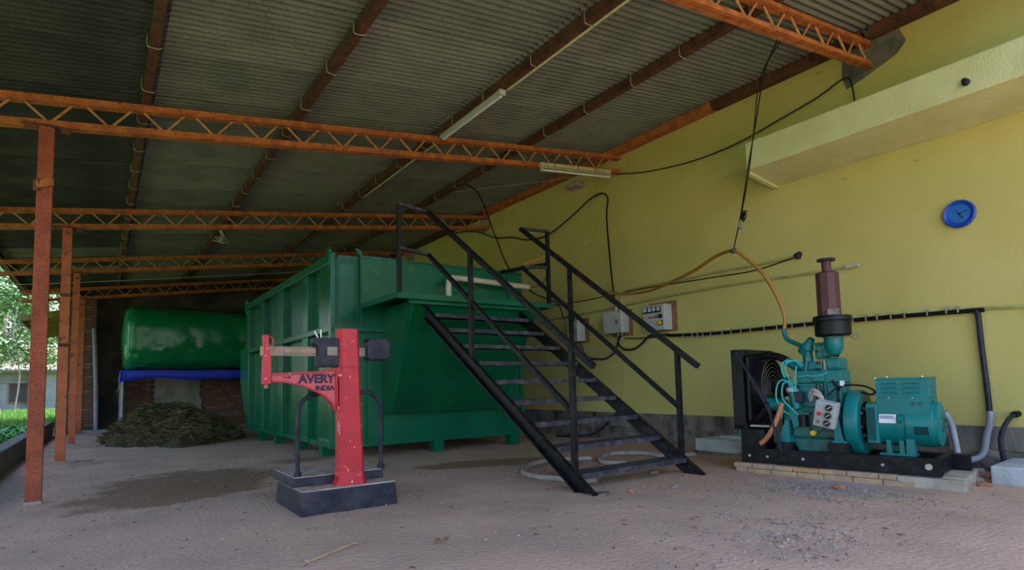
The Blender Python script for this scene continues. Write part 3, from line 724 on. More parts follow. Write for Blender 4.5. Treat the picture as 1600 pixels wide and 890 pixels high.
def gp(name, b, m, parent=None, **kw):      # heights given from the ground
    b.v = [(x,y,z-0.085) for x,y,z in b.v]
    return part(name, b, m, parent or ge, **kw)
Z0 = 0.085; VC = 0.36
# skid
def ibeam(x0,x1,v,wid,s):
    return B().box(x0,x1,v,v+wid,Z0,Z0+.012).box(x0,x1,v,v+wid,0.208,0.222).box(x0,x1,v+(0.0 if s>0 else wid-.014)+(.02 if s>0 else -.02),v+(.034 if s>0 else wid-.020),Z0,0.215)
f = gp('skid_rail', ibeam(0.05,1.65,0.055,0.075,1), 'black')
for x in (0.13,0.3,0.62,1.25):
    gp('bolt', B().cyl((x,0.075,0.15),(x,0.060,0.15),0.013,6), 'dustiron', f)
gp('skid_rail', ibeam(0.05,1.77,0.56,0.075,-1), 'black')
for x in (0.06,0.72,1.60):
    gp('cross_member', B().box(x,x+.05,0.13,0.56,0.10,0.22), 'black')
gp('pipe_stub', B().cyl((1.57,0.068,0.16),(1.57,0.05,0.16),0.025,14), 'dustiron', smooth=True)
# radiator
ra = gp('radiator', B().box(0.00,0.10,0.06,0.76,0.43,1.165), 'core')
for a_ in ((0.0,0.115,0.05,0.085,0.40,1.18),(0.0,0.115,0.735,0.77,0.40,1.18),(0.0,0.13,0.05,0.77,1.115,1.18),(0.0,0.13,0.05,0.77,0.40,0.45)):
    gp('radiator_frame', B().box(*a_), 'plasticblack', ra, bevel=0.005)
gp('fan_shroud', B().box(0.115,0.16,0.09,0.73,0.47,1.11), 'plasticblack', bevel=0.02)
fn = gp('fan_ring', B().lathe([(0.30,0.0),(0.30,0.09),(0.285,0.09),(0.285,0.0)], (0.16,0.42,0.80),(1,0,0),36), 'plasticblack', smooth=True)
for R in (0.08,0.12,0.16,0.20,0.24,0.28):
    pts = [(0.255,0.42+R*math.cos(t*PI/14),0.80+R*math.sin(t*PI/14)) for t in range(28)]
    gp('guard_wire', B().tube(pts,0.004,4,1,closed=True), 'steel', fn)
for k in range(6):
    t = k*PI/3
    c, s_ = math.cos(t), math.sin(t)
    gp('fan_blade', B().obox((0.20,0.42+0.15*c,0.80+0.15*s_),(0.015,0.02*-s_,0.02*c),(0,0.11*c,0.11*s_),(0.012,-0.045*-s_*-1,0.045*c*-1) if False else (0.02,-0.045*s_,0.045*c)), 'iron', fn)
gp('brace', B().bar((0.06,0.05,1.15),(0.34,0.05,0.62),0.02,0.035,up=(0,1,0)).bar((0.34,0.05,0.62),(0.44,0.06,0.22),0.02,0.035,up=(0,1,0)), 'iron')
gp('radiator_foot', B().box(0.05,0.28,0.08,0.30,0.22,0.40), 'black'); gp('radiator_foot', B().box(0.05,0.12,0.5,0.7,0.22,0.40), 'black')
gp('radiator_step', B().box(0.16,0.34,0.05,0.12,0.43,0.445), 'dustiron')
gp('top_hose', B().tube([(0.12,0.40,1.10),(0.22,0.38,1.12),(0.34,0.37,1.10),(0.44,0.36,1.05)],0.038,10,4), 'rubber', smooth=True)
gp('top_outlet', B().tube([(0.42,0.36,1.06),(0.50,0.36,1.00),(0.58,0.36,0.98)],0.042,10,3), 'teal', smooth=True)
gp('bottom_hose', B().tube([(0.14,0.2,0.48),(0.22,0.2,0.54),(0.30,0.2,0.66)],0.04,10,4), 'rubber', smooth=True)
# engine
en = gp('crankcase', B().box(0.50,0.93,0.17,0.56,0.33,0.62), 'teal_d', bevel=0.02)
gp('sump', B().prism([(0.48,0.33),(0.95,0.33),(0.90,0.205),(0.55,0.205)], (0,0.19,0), (1,0,0), (0,0,1), (0,0.33,0)), 'teal_d', bevel=0.01)
gp('cylinder_block', B().box(0.56,0.93,0.23,0.50,0.60,0.83), 'teal', bevel=0.015)
gp('block_flange', B().box(0.54,0.945,0.215,0.515,0.60,0.625).box(0.545,0.94,0.22,0.51,0.812,0.835), 'teal', bevel=0.005)
gp('side_door', B().box(0.66,0.90,0.155,0.175,0.40,0.58), 'teal_d', bevel=0.008)
hd = gp('cylinder_head', B().box(0.555,0.935,0.225,0.505,0.837,0.955), 'teal', bevel=0.012)
gp('head_boss', B().box(0.70,0.80,0.20,0.23,0.85,0.94), 'teal', hd, bevel=0.006)
for x in (0.60,0.66,0.84,0.90):
    gp('head_bolt', B().cyl((x,0.26,0.955),(x,0.26,0.98),0.012,6), 'teal_d', hd)
gp('rocker_cover', B().box(0.575,0.72,0.25,0.48,0.955,1.04), 'teal', bevel=0.02)
gp('rocker_cover', B().box(0.80,0.93,0.24,0.48,0.955,1.065), 'teal', bevel=0.025)
gp('injector', B().cyl((0.765,0.27,0.955),(0.765,0.27,1.06),0.016,10), 'steel', smooth=True)
gp('injector', B().cyl((0.795,0.25,0.94),(0.795,0.25,1.03),0.014,10), 'steel', smooth=True)
gp('injector_clamp', B().box(0.72,0.78,0.23,0.29,0.97,1.01), 'teal', bevel=0.006)
# inlet and outlet manifolds
gp('thermostat_housing', B().lathe([(0.05,-.05),(0.062,-.045),(0.062,.03),(0.045,.05),(0.03,0.12)], (0.615,0.34,1.16),(0.35,-0.2,0.5),14), 'teal', smooth=True)
gp('housing_neck', B().cyl((0.63,0.34,1.03),(0.62,0.34,1.15),0.045,14), 'teal', smooth=True)
gp('inlet_pipe', B().tube([(0.58,0.34,1.19),(0.52,0.36,1.22),(0.44,0.39,1.26),(0.405,0.40,1.31),(0.395,0.40,1.38)],0.022,10,4), 'teal', smooth=True)
gp('outlet_manifold', B().box(0.70,0.80,0.30,0.46,1.06,1.20), 'teal', bevel=0.02)
gp('manifold_flange', B().box(0.69,0.81,0.29,0.47,1.195,1.215), 'teal_d', bevel=0.005)
gp('inlet_elbow', B().lathe([(0.01,-.09),(0.05,-.075),(0.075,-.03),(0.08,0.03),(0.08,0.09)], (0.885,0.25,1.17),(0,0,1),18), 'teal', smooth=True)
gp('inlet_bridge', B().box(0.78,0.84,0.26,0.40,1.08,1.20), 'teal', bevel=0.012)
gp('link_rod', B().cyl((0.665,0.225,1.13),(0.635,0.215,0.93),0.010,8), 'teal', smooth=True)
# air cleaner
ac = gp('air_cleaner', B().lathe([(0.06,1.255),(0.135,1.262),(0.150,1.275),(0.150,1.385),(0.142,1.39),(0.142,1.398),(0.162,1.402),(0.164,1.425),(0.155,1.445),(0.04,1.458),(0.0,1.458)], (0.885,0.25,0),(0,0,1),32), 'plasticblack', smooth=True)
gp('cleaner_neck', B().cyl((0.885,0.25,1.20),(0.885,0.25,1.26),0.055,16), 'rubber', ac, smooth=True)
gp('clip_wire', B().tube([(0.86,0.15,1.245),(0.98,0.16,1.243),(1.06,0.17,1.243),(1.085,0.17,1.268),(1.105,0.17,1.26),(1.108,0.17,1.235),(1.085,0.17,1.215),(1.06,0.17,1.240)],0.004,5,3), 'steel', ac)
# muffler behind it
mu = gp('muffler', B().lathe([(0.085,1.27),(0.105,1.29),(0.105,1.88),(0.09,1.895),(0.04,1.90)], (0.79,0.50,0),(0,0,1),10), 'maroon')
gp('muffler_pipe', B().cyl((0.79,0.50,1.89),(0.79,0.50,2.015),0.042,14), 'maroon', mu, smooth=True)
gp('muffler_flange', B().lathe([(0.085,2.005),(0.085,2.025)], (0.79,0.50,0),(0,0,1),8), 'iron', mu)
gp('muffler_inlet', B().cyl((0.79,0.50,1.08),(0.79,0.50,1.28),0.06,14), 'rubber', mu, smooth=True)
gp('sticker', B().obox((0.855,0.403,1.50),(0.045,0.018,0),(0,0.002,0),(0,0,0.03)), 'steel', mu)
# timing side
gp('gear_cover', B().box(0.43,0.51,0.16,0.50,0.26,0.66), 'teal', bevel=0.03)
gp('gear_cover_vent', B().box(0.475,0.512,0.150,0.162,0.36,0.50), 'teal_d')
for k in range(4):
    gp('vent_slot', B().box(0.463,0.515,0.146,0.156,0.36+k*.036,0.378+k*.036), 'rubber')
gp('pump_body', B().cyl((0.26,0.22,0.645),(0.44,0.24,0.625),0.062,14), 'teal', smooth=True)
gp('pump_nose', B().cyl((0.22,0.215,0.66),(0.28,0.22,0.65),0.04,12), 'teal', smooth=True)
gp('pulley', B().lathe([(0.09,0),(0.095,.005),(0.08,.02),(0.095,.035),(0.09,.04)], (0.38,0.38,0.80),(1,0,0),24), 'iron', smooth=True)
gp('pulley_shaft', B().cyl((0.2,0.42,0.80),(0.5,0.38,0.80),0.025,10), 'iron', smooth=True)
gp('fuel_filter', B().cyl((0.56,0.17,0.60),(0.53,0.17,0.76),0.042,14), 'teal', smooth=True)
gp('filter_head', B().cyl((0.525,0.17,0.76),(0.517,0.17,0.80),0.048,14), 'grey', smooth=True)
gp('injection_pump', B().cyl((0.50,0.16,0.80),(0.49,0.16,0.90),0.03,10), 'iron', smooth=True)
gp('pump_base', B().obox((0.545,0.15,0.52),(0.03,0,0.012),(0,0.03,0),(-0.02,0,0.09)), 'teal', bevel=0.008)
for k, pts in enumerate([[(0.50,0.15,0.86),(0.46,0.12,0.95),(0.47,0.14,1.04),(0.55,0.2,1.05),(0.60,0.22,0.99)],
            [(0.52,0.15,0.86),(0.49,0.13,0.95),(0.50,0.14,1.03),(0.57,0.2,1.05),(0.62,0.22,1.0)],
            [(0.56,0.15,0.72),(0.50,0.11,0.86),(0.43,0.10,0.85),(0.40,0.10,0.72),(0.44,0.11,0.60),(0.52,0.13,0.54)],
            [(0.57,0.15,0.74),(0.53,0.11,0.85),(0.47,0.10,0.83),(0.46,0.10,0.70),(0.54,0.10,0.60),(0.63,0.12,0.50)],
            [(0.575,0.16,0.72),(0.56,0.15,0.86),(0.565,0.2,1.0)]]):
    gp('injection_pipe', B().tube(pts,0.0075,6,5), 'teal_l', smooth=True)
gp('oil_filter', B().cyl((0.63,0.11,0.44),(0.63,0.11,0.55),0.038,14), 'plasticblack', smooth=True)
gp('filter_bracket', B().box(0.585,0.68,0.12,0.18,0.545,0.575), 'teal_d', bevel=0.005)
gp('fuel_pump', B().box(0.545,0.625,0.13,0.20,0.66,0.76), 'iron', bevel=0.01)
gp('governor_cover', B().cyl((0.60,0.17,0.54),(0.60,0.125,0.54),0.05,16), 'teal_d', smooth=True)
gp('push_rod_tube', B().cyl((0.74,0.215,0.60),(0.74,0.215,0.84),0.016,10), 'teal_d', smooth=True)
gp('push_rod_tube', B().cyl((0.80,0.215,0.60),(0.80,0.215,0.84),0.016,10), 'teal_d', smooth=True)
gp('dipstick', B().tube([(0.88,0.14,0.50),(0.885,0.13,0.62),(0.89,0.13,0.70)],0.006,6,3), 'steel')
gp('oil_pipe', B().tube([(0.90,0.20,0.62),(0.92,0.17,0.70),(0.90,0.19,0.80),(0.86,0.22,0.86)],0.010,7,4), 'iron', smooth=True)
gp('return_pipe', B().tube([(0.58,0.2,0.90),(0.66,0.19,0.905),(0.75,0.19,0.90),(0.83,0.2,0.93)],0.007,6,4), 'teal_l', smooth=True)
gp('fan_belt', B().tube([(0.40,0.38,0.90),(0.40,0.46,0.82),(0.40,0.42,0.50),(0.40,0.36,0.44),(0.40,0.30,0.50),(0.40,0.30,0.82)],0.009,6,4,closed=True), 'rubber')
gp('crank_pulley', B().lathe([(0.10,0),(0.105,.005),(0.09,.02),(0.105,.035),(0.10,.04)], (0.38,0.37,0.47),(1,0,0),24), 'iron', smooth=True)
for x_, z_ in ((0.68,0.42),(0.68,0.56),(0.88,0.42),(0.88,0.56),(0.78,0.42),(0.78,0.56)):
    gp('cover_bolt', B().cyl((x_,0.157,z_),(x_,0.145,z_),0.010,6), 'iron')
gp('head_joint', B().box(0.56,0.93,0.222,0.508,0.833,0.839), 'rubber')
gp('rocker_nut', B().cyl((0.65,0.36,1.04),(0.65,0.36,1.07),0.018,6), 'iron')
gp('manifold_stud', B().cyl((0.72,0.295,1.13),(0.72,0.275,1.13),0.012,6), 'iron'); gp('manifold_stud', B().cyl((0.78,0.295,1.13),(0.78,0.275,1.13),0.012,6), 'iron')
gp('drain_hose', B().tube([(0.455,0.09,0.655),(0.43,0.07,0.56),(0.37,0.06,0.42),(0.30,0.06,0.32),(0.245,0.06,0.27)],0.024,10,5), 'hose_b', smooth=True)
gp('oil_filler', B().cyl((0.70,0.12,0.385),(0.70,0.17,0.39),0.024,12), 'yellow', smooth=True)
gp('engine_foot', B().prism([(0.86,0.305),(0.98,0.305),(0.98,0.325),(0.955,0.33),(0.92,0.55),(0.89,0.55),(0.88,0.33),(0.86,0.325)], (0,0.10,0), (1,0,0), (0,0,1), (0,0.10,0)), 'teal', bevel=0.006)
gp('engine_foot', B().prism([(0.40,0.29),(0.50,0.29),(0.50,0.50),(0.47,0.50),(0.43,0.40)], (0,0.10,0), (1,0,0), (0,0,1), (0,0.10,0)), 'teal', bevel=0.006)
gp('foot_block', B().box(0.83,1.0,0.085,0.22,0.222,0.305), 'black'); gp('foot_block', B().box(0.38,0.52,0.085,0.22,0.222,0.29), 'black')
gp('foot_block', B().box(0.83,1.0,0.50,0.62,0.222,0.33), 'black')
gp('wire_bundle', B().tube([(0.69,0.13,0.70),(0.72,0.10,0.77),(0.77,0.09,0.76),(0.81,0.09,0.70)],0.018,8,4).tube([(0.70,0.12,0.68),(0.74,0.08,0.74),(0.79,0.08,0.72),(0.82,0.08,0.68)],0.016,8,4), 'dustiron', smooth=True)
gp('battery_cable', B().tube([(0.90,0.20,0.72),(0.94,0.16,0.80),(1.00,0.15,0.815),(1.10,0.16,0.81),(1.17,0.18,0.785),(1.20,0.2,0.75),(1.16,0.22,0.73),(1.08,0.26,0.75)],0.009,7,5), 'rubber', smooth=True)
gp('starter_cable', B().tube([(0.84,0.12,0.72),(0.90,0.14,0.78),(0.97,0.16,0.82)],0.008,6,4), 'rubber')
gp('cable_clip', B().box(0.945,0.975,0.14,0.17,0.81,0.855), 'white')
# control box, tilted
a = math.radians(13); cx_, cz_ = 0.845, 0.565
ex = Vector((math.cos(a)*1.0,0,-math.sin(a)*0.35)); ez = Vector((math.sin(a),-0.12,math.cos(a))).normalized(); ex = (ex-ez*ex.dot(ez)).normalized(); ey = ez.cross(ex)
cc = Vector((cx_,0.06,cz_))
cb = gp('control_box', B().obox(cc, ex*0.088, ey*0.045, ez*0.115), 'grey', bevel=0.006)
def on(dx,dz,dy=-0.046): return cc+ex*dx+ez*dz+ey*dy
for dx, dz, mm in ((0.028,0.07,'darkglass'),(0.028,0.0,'darkglass'),(0.028,-0.07,'darkglass')):
    g = gp('gauge', B().cyl(on(dx,dz),on(dx,dz,-0.062),0.033,18), 'chrome', cb, smooth=True)
    gp('gauge_face', B().cyl(on(dx,dz,-0.060),on(dx,dz,-0.0635),0.026,18), mm, g)
    gp('needle', B().bar(on(dx-.012,dz-.01,-0.0645),on(dx+.014,dz+.012,-0.0645),0.005,0.002,up=tuple(ey)), 'white', g)
gp('push_button', B().cyl(on(-0.045,0.0),on(-0.045,0.0,-0.065),0.017,12), 'redknob', cb, smooth=True)
gp('key_switch', B().cyl(on(-0.045,-0.07),on(-0.045,-0.07,-0.062),0.016,12), 'chrome', cb, smooth=True)
# flywheel
ZC = 0.482
fwh = gp('flywheel', B().lathe([(0.0,0.95),(0.20,0.95),(0.275,0.962),(0.287,0.975),(0.287,1.062),(0.278,1.075),(0.182,1.078),(0.178,1.07),(0.176,0.985),(0.0,0.985)], (0,VC,ZC),(1,0,0),44), 'teal', smooth=True)
gp('flywheel_shade_disc', B().lathe([(0.174,0.984),(0.174,0.99),(0.0,0.99)], (0,VC,ZC),(1,0,0),36), 'core', fwh)  # dark disc stands in for shade inside the flywheel opening
gp('coupling', B().lathe([(0.12,0.99),(0.12,1.03),(0.09,1.05),(0.085,1.13)], (0,VC,ZC),(1,0,0),28), 'iron', smooth=True)
for k in range(6):
    t = k*PI/3+.3
    gp('coupling_bolt', B().cyl((1.05,VC+.12*math.cos(t),ZC+.12*math.sin(t)),(1.075,VC+.12*math.cos(t),ZC+.12*math.sin(t)),0.014,6), 'dustiron', fwh)
# alternator
al = gp('alternator_body', B().lathe([(0.16,1.12),(0.178,1.13),(0.182,1.20),(0.192,1.205),(0.192,1.585),(0.186,1.60)], (0,VC,ZC),(1,0,0),40), 'teal', smooth=True)
gp('body_band', B().lathe([(0.192,1.33),(0.1955,1.333),(0.1955,1.347),(0.192,1.35)], (0,VC,ZC),(1,0,0),40), 'teal', al, smooth=True)
gp('body_band', B().lathe([(0.192,1.40),(0.1945,1.402),(0.1945,1.408),(0.192,1.41)], (0,VC,ZC),(1,0,0),40), 'teal_d', al, smooth=True)
ec = gp('end_cap', B().lathe([(0.186,1.60),(0.183,1.625),(0.15,1.635),(0.0,1.637)], (0,VC,ZC),(1,0,0),40), 'teal', smooth=True)
gp('cap_boss', B().lathe([(0.062,1.636),(0.058,1.645),(0.0,1.645)], (0,VC-.01,ZC),(1,0,0),24), 'teal_d', ec, smooth=True)
gp('cap_bolt', B().cyl((1.636,VC+.09,ZC+.03),(1.65,VC+.09,ZC+.03),0.014,8), 'teal_d', ec)
gp('end_housing', B().box(1.125,1.215,0.165,0.30,0.315,0.655), 'teal', bevel=0.012)
gr_ = gp('grille', B().box(1.135,1.195,0.158,0.168,0.34,0.62), 'rubber')
gb = B()
for k in range(6): gb.box(1.137+k*.0112,1.1395+k*.0112,0.154,0.159,0.34,0.62)
for k in range(22): gb.box(1.135,1.195,0.154,0.159,0.342+k*.0130,0.3445+k*.0130)
gp('grille_mesh', gb, 'teal', gr_, kind='stuff')
jb = gp('terminal_box', B().box(1.205,1.585,0.20,0.50,0.585,0.862), 'teal', bevel=0.004)
gp('box_lid', B().box(1.197,1.593,0.192,0.508,0.855,0.872), 'teal', jb, bevel=0.003)
gp('box_lower', B().box(1.21,1.585,0.185,0.51,0.56,0.70), 'teal', jb, bevel=0.003)
for x0 in (1.245,1.405):
    for z in (0.725,0.765,0.805):
        gp('louver', B().prism([(0,0),(-.016,-.002),(-.016,.010),(0,.022)], (x0,0.20,z), (0,1,0), (0,0,1), (0.115,0,0)), 'teal', jb)
for z in (0.67,0.71,0.75,0.79):
    gp('louver', B().prism([(0,0),(.012,-.002),(.012,.006),(0,.016)], (1.585,0.29,z), (1,0,0), (0,0,1), (0,0.10,0)), 'teal', jb)
for x in (1.47,1.525):
    gp('gland_cap', B().cyl((x,0.19,0.655),(x,0.178,0.655),0.016,12), 'teal_d', jb, smooth=True)
for x, z in ((1.30,0.70),(1.47,0.70),(1.30,0.878),(1.55,0.878),(1.21,0.868)):
    gp('screw', B().cyl((x,0.198,z),(x,0.188,z),0.006,6), 'chrome', jb)
npl = gp('name_plate', B().obox((1.285,VC-.193,ZC+.045),(0.062,0,0),(0,0.003,-0.0008),(0,0.010,0.036)), 'white', al)
for k in range(4):
    gp('plate_print', B().obox((1.285+random.uniform(-.01,.01),VC-.1965+.0075*(k-1.5)*.4,ZC+.045+0.022-k*.015),(0.05,0,0),(0,0.001,0),(0,0.001,0.003)), 'bluek', npl)
gp('lifting_eye', B().cyl((1.37,VC-.20,ZC+.045),(1.39,VC-.20,ZC+.045),0.035,12), 'teal', al, smooth=True)
vb = B()
for i in range(6):
    for k in range(4): vb.obox((1.475+i*.017, VC-.192*math.cos(.12+k*.09)-.001, ZC-.192*math.sin(.12+k*.09)),(0.006,0,0),(0,0.003,0),(0,0,0.006))
gp('vent_holes', vb, 'rubber', al, kind='stuff')
for x in (1.235,1.33):
    gp('foot', B().prism([(0,0.222),(0.09,0.222),(0.09,0.235),(0.055,0.24),(0.05,0.345),(0.015,0.345),(0.015,0.24),(0,0.235)], (x,0.22,0), (1,0,0), (0,0,1), (0,0.04,0)), 'teal', al, bevel=0.004)
    gp('foot', B().prism([(0,0.222),(0.09,0.222),(0.09,0.235),(0.055,0.24),(0.05,0.345),(0.015,0.345),(0.015,0.24),(0,0.235)], (x,0.48,0), (1,0,0), (0,0,1), (0,0.04,0)), 'teal', al, bevel=0.004)
gp('foot_rail', B().box(1.21,1.47,0.17,0.30,0.222,0.235), 'teal', al)
gp('foot_rail', B().box(1.40,1.46,0.20,0.27,0.235,0.36), 'teal', al)

# ================================================================== THINGS ON THE RIGHT WALL
# clock
ck = thing('wall_clock', 'round blue wall clock on the yellow wall', 'clock', (6.69,2.03,2.41))
cen = (6.70,2.03,2.41)
part('case', B().lathe([(0.0,0.0),(0.125,0.0),(0.132,0.012),(0.132,0.035),(0.122,0.045),(0.110,0.040),(0.090,0.028)], cen, (-1,0,0), 40), 'clock', ck, smooth=True)
fc = part('face', B().cyl((6.672,2.03,2.41),(6.668,2.03,2.41),0.088,36), 'clockface', ck)
for ang, L, wd in ((2.6,0.055,0.012),(1.25,0.072,0.009),(-0.5,0.05,0.006)):
    d = Vector((0,-math.sin(ang),math.cos(ang)))
    part('hand', B().bar(Vector((6.665,2.03,2.41))-d*0.012, Vector((6.665,2.03,2.41))+d*L, wd, 0.002, up=(1,0,0)), 'letter', ck)
# electrical boxes
def wallbox(name, label, y0, y1, z0, z1, x0=6.50, board=None):
    t = thing(name, label, 'control box', (6.69,(y0+y1)/2,z0), group='electrical boxes on the yellow wall')
    if board: part('backing_board', B().box(6.672,6.70,board[0],board[1],board[2],board[3]), 'wood', t, bevel=0.003)
    part('case', B().box(x0+0.012,6.674,y0,y1,z0,z1), 'boxgrey', t, bevel=0.006)
    d = part('door', B().box(x0,x0+0.014,y0+0.004,y1-0.004,z0+.004,z1-.004), 'boxgrey', t, bevel=0.003)
    return t, d
t, d = wallbox('starter_box', 'plain pale grey starter box with a closed door on the yellow wall', 6.33,6.72,1.64,1.98, board=(6.28,6.70,1.60,2.0))
part('sticker', B().box(6.4985,6.501,6.40,6.46,1.78,1.84), 'brass', d)
for z in (1.67,1.955):
    part('door_screw', B().cyl((6.502,6.36,z),(6.496,6.36,z),0.008,8), 'rubber', d)
part('gland', B().cyl((6.60,6.42,1.64),(6.60,6.42,1.60),0.02,10), 'pvc', t); part('gland', B().cyl((6.60,6.50,1.64),(6.60,6.50,1.60),0.02,10), 'pvc', t)
part('top_pipe', B().cyl((6.62,6.55,1.98),(6.62,6.55,2.12),0.02,10), 'pvcw', t, smooth=True)
t, d = wallbox('meter_panel', 'grey panel with four meters and a yellow switch on the yellow wall', 5.50,5.89,1.61,1.98, board=(5.42,5.92,1.60,2.03))
for k in range(4):
    y = 5.835-k*0.082
    g = part('meter', B().box(6.488,6.502,y-.036,y+.036,1.865,1.955), 'rubber', d, bevel=0.003)
    part('meter_face', B().box(6.4865,6.489,y-.028,y+.028,1.885,1.947), 'dial', g)
for y, mm in ((5.75,'redknob'),(5.69,'orangek'),(5.63,'bluek')):
    part('indicator_lamp', B().cyl((6.502,y,1.80),(6.482,y,1.80),0.017,12), mm, d, smooth=True)
    part('lamp_label', B().box(6.4985,6.501,y-.018,y+.018,1.765,1.775), 'white', d)
part('relay', B().box(6.478,6.502,5.53,5.585,1.775,1.835), 'darkglass', d, bevel=0.004)
part('switch_plate', B().box(6.490,6.502,5.525,5.60,1.675,1.745), 'rubber', d)
part('rotary_switch', B().cyl((6.492,5.56,1.71),(6.455,5.56,1.71),0.03,14), 'yellow', d, smooth=True)
part('maker_label', B().box(6.4985,6.501,5.77,5.86,1.625,1.645), 'letter', d)
t, d = wallbox('switch_box', 'small old metal switch box on a brown board behind the stair post', 7.34,7.60,1.58,1.93, board=(7.26,7.64,1.56,1.97))
part('latch', B().box(6.488,6.502,7.36,7.375,1.70,1.80), 'steel', d)
# conduits and cables (each one thing)
def cable(name, pts, r, m, label, cat='cable', n=6, sm=4, group=None):
    return solo(name, B().tube(pts, r, n, sm), m, label, cat, group, smooth=True)
cable('overhead_wire', [(6.64,6.49,4.19),(6.64,5.83,4.02),(6.64,5.02,3.91),(6.64,4.32,3.91),(6.64,3.7,4.0),(6.64,3.24,4.08),(6.65,2.96,4.17),(6.66,2.89,4.06),(6.67,2.87,3.66)],0.008,'rubber','thin black wire sagging along the upper yellow wall above the ledge')
cable('looped_cable', [(6.6,11.89,4.40),(6.6,11.39,4.36),(6.6,10.62,4.2),(6.6,9.92,3.91),(6.6,9.3,3.78),(6.6,8.8,3.62),(6.6,8.17,3.58),(6.6,7.49,3.76),(6.6,7.06,3.92),(6.6,6.77,3.95),(6.6,6.64,3.87),(6.6,6.62,3.77),(6.6,6.66,3.51),(6.62,6.63,2.72),(6.64,6.58,2.02)],0.013,'rubber','thick black cable looping up the yellow wall and down to the starter box')
cable('drop_cable', [(4.9,8.2,4.23),(5.2,8.37,4.22),(5.4,8.46,4.06),(5.5,8.4,3.7),(5.5,8.19,3.33),(5.4,7.72,2.77),(5.5,7.27,2.33),(5.8,7.04,2.15),(6.0,7.13,2.01),(6.3,7.46,1.96),(6.4,7.36,2.01),(6.4,7.30,1.92),(6.45,7.45,1.90),(6.55,7.48,1.93)],0.011,'rubber','black cable dropping from the roof past the tank to the switch box')
cable('pump_cable', [(5.2,6.95,2.32),(5.25,6.7,2.33),(5.15,6.4,2.45),(5.0,6.25,2.62),(4.97,6.14,2.70)],0.011,'wood','brown cable curving from the cream pipe to the platform rail')
rp = thing('rope', 'dark knotted rope hanging from the near truss to the orange hose', 'rope', (5.3,3.2,2.3))
part('cord', B().tube([(5.0,2.74,4.02),(5.2,3.03,3.86),(5.4,3.29,3.43),(5.5,3.46,3.06),(5.6,3.63,2.65),(5.6,3.74,2.29)],0.007,6,4), 'rubber', rp, smooth=True)
part('cord', B().tube([(5.02,2.70,4.02),(5.16,3.05,3.80),(5.37,3.28,3.42),(5.5,3.45,3.02),(5.6,3.62,2.66)],0.006,6,4), 'rubber', rp, smooth=True)
kb = B()
for k in range(7):
    a0 = random.uniform(0,6.28); r_ = random.uniform(.03,.06)
    kb.tube([(5.6,3.62,2.64),(5.6+.02*math.cos(a0),3.62-r_,2.66+.04*math.sin(a0)),(5.6-.02,3.62-r_*.6,2.60+.04*math.sin(a0*2)),(5.6,3.63,2.62)],0.006,5,3)
part('knot', kb, 'rubber', rp, smooth=True)
part('blue_tie', B().tube([(5.6,3.64,2.58),(5.6,3.655,2.52),(5.59,3.62,2.49)],0.012,6,3).tube([(5.6,3.64,2.56),(5.58,3.60,2.50),(5.58,3.58,2.42)],0.005,5,3), 'pvc', rp, smooth=True)
part('hose_tie', B().cyl((5.57,3.71,2.275),(5.63,3.77,2.285),0.030,10), 'iron', rp, smooth=True)
cable('gas_hose', [(5.555,3.19,1.38),(5.55,3.18,1.51),(5.55,3.25,1.72),(5.56,3.4,1.98),(5.58,3.59,2.17),(5.6,3.74,2.28),(5.75,4.06,2.3),(5.9,4.49,2.22),(6.1,5.0,2.18),(6.3,5.62,2.15),(6.4,6.29,2.22),(6.3,6.74,2.38),(6.1,6.95,2.64),(5.7,6.85,2.86),(5.0,6.9,2.62)],0.0195,'hose','orange gas hose slung from a rope between the tank and the generator','hose',10)
cable('conduit', [(6.68,3.67,2.315),(6.68,4.17,2.30),(6.68,4.73,2.31),(6.68,5.36,2.30),(6.68,6.02,2.31),(6.68,6.42,2.29),(6.68,6.5,2.17),(6.66,6.5,2.0)],0.014,'conduit','yellowed wire bundle running from a wall hole to the starter box','conduit')
cable('thin_wire', [(6.685,3.68,2.30),(6.685,4.18,2.24),(6.685,4.74,2.25),(6.685,5.49,2.27),(6.685,6.1,2.28),(6.685,7.24,2.27),(6.685,8.27,2.29)],0.007,'rubber','thin dark wire sagging just below the upper wire bundle','wire')
cable('painted_pipe', [(6.68,8.6,2.04),(6.68,6.79,2.06),(6.68,5.49,2.10),(6.68,4.45,2.11),(6.68,3.69,2.09),(6.68,3.05,2.085)],0.015,'conduit','straight yellow painted pipe passing behind the muffler','pipe')
solo('pipe_stub', B().cyl((6.66,3.08,2.085),(6.66,2.95,2.087),0.020,10), 'pvcw', 'cream pipe end sticking out past the muffler', 'pipe', smooth=True)
solo('wall_hole', B().blob((6.695,3.62,2.315),0.045,0.5,2,1.0,2), 'iron', 'dark hole in the yellow wall where the wire bundle enters', 'hole', smooth=True)
ar = thing('armoured_cable', 'black clipped cable running level along the wall behind the generator', 'cable', (6.66,3.6,1.45))
part('sheath', B().tube([(6.665,5.6,1.55),(6.665,5.5,1.53),(6.665,4.76,1.50),(6.665,4.03,1.50),(6.665,3.34,1.50),(6.665,2.63,1.49),(6.665,2.13,1.48),(6.665,1.9,1.475)],0.022,8,3), 'rubber', ar, smooth=True)
part('sheath', B().tube([(6.68,2.2,1.50),(6.68,1.9,1.49),(6.68,1.0,1.45),(6.68,-2,1.40)],0.015,6,2), 'conduit', ar, smooth=True)
y = 5.3
while y > 2.0:
    part('clip', B().box(6.638,6.70,y-.006,y+.006,1.47,1.535), 'hook', ar); y -= random.uniform(.07,.2)
cable('down_pipe', [(6.66,1.96,1.47),(6.66,1.945,1.40),(6.66,1.94,1.14),(6.66,1.925,0.73),(6.655,1.92,0.52)],0.024,'iron','weathered grey conduit dropping down the wall right of the alternator','pipe',8)
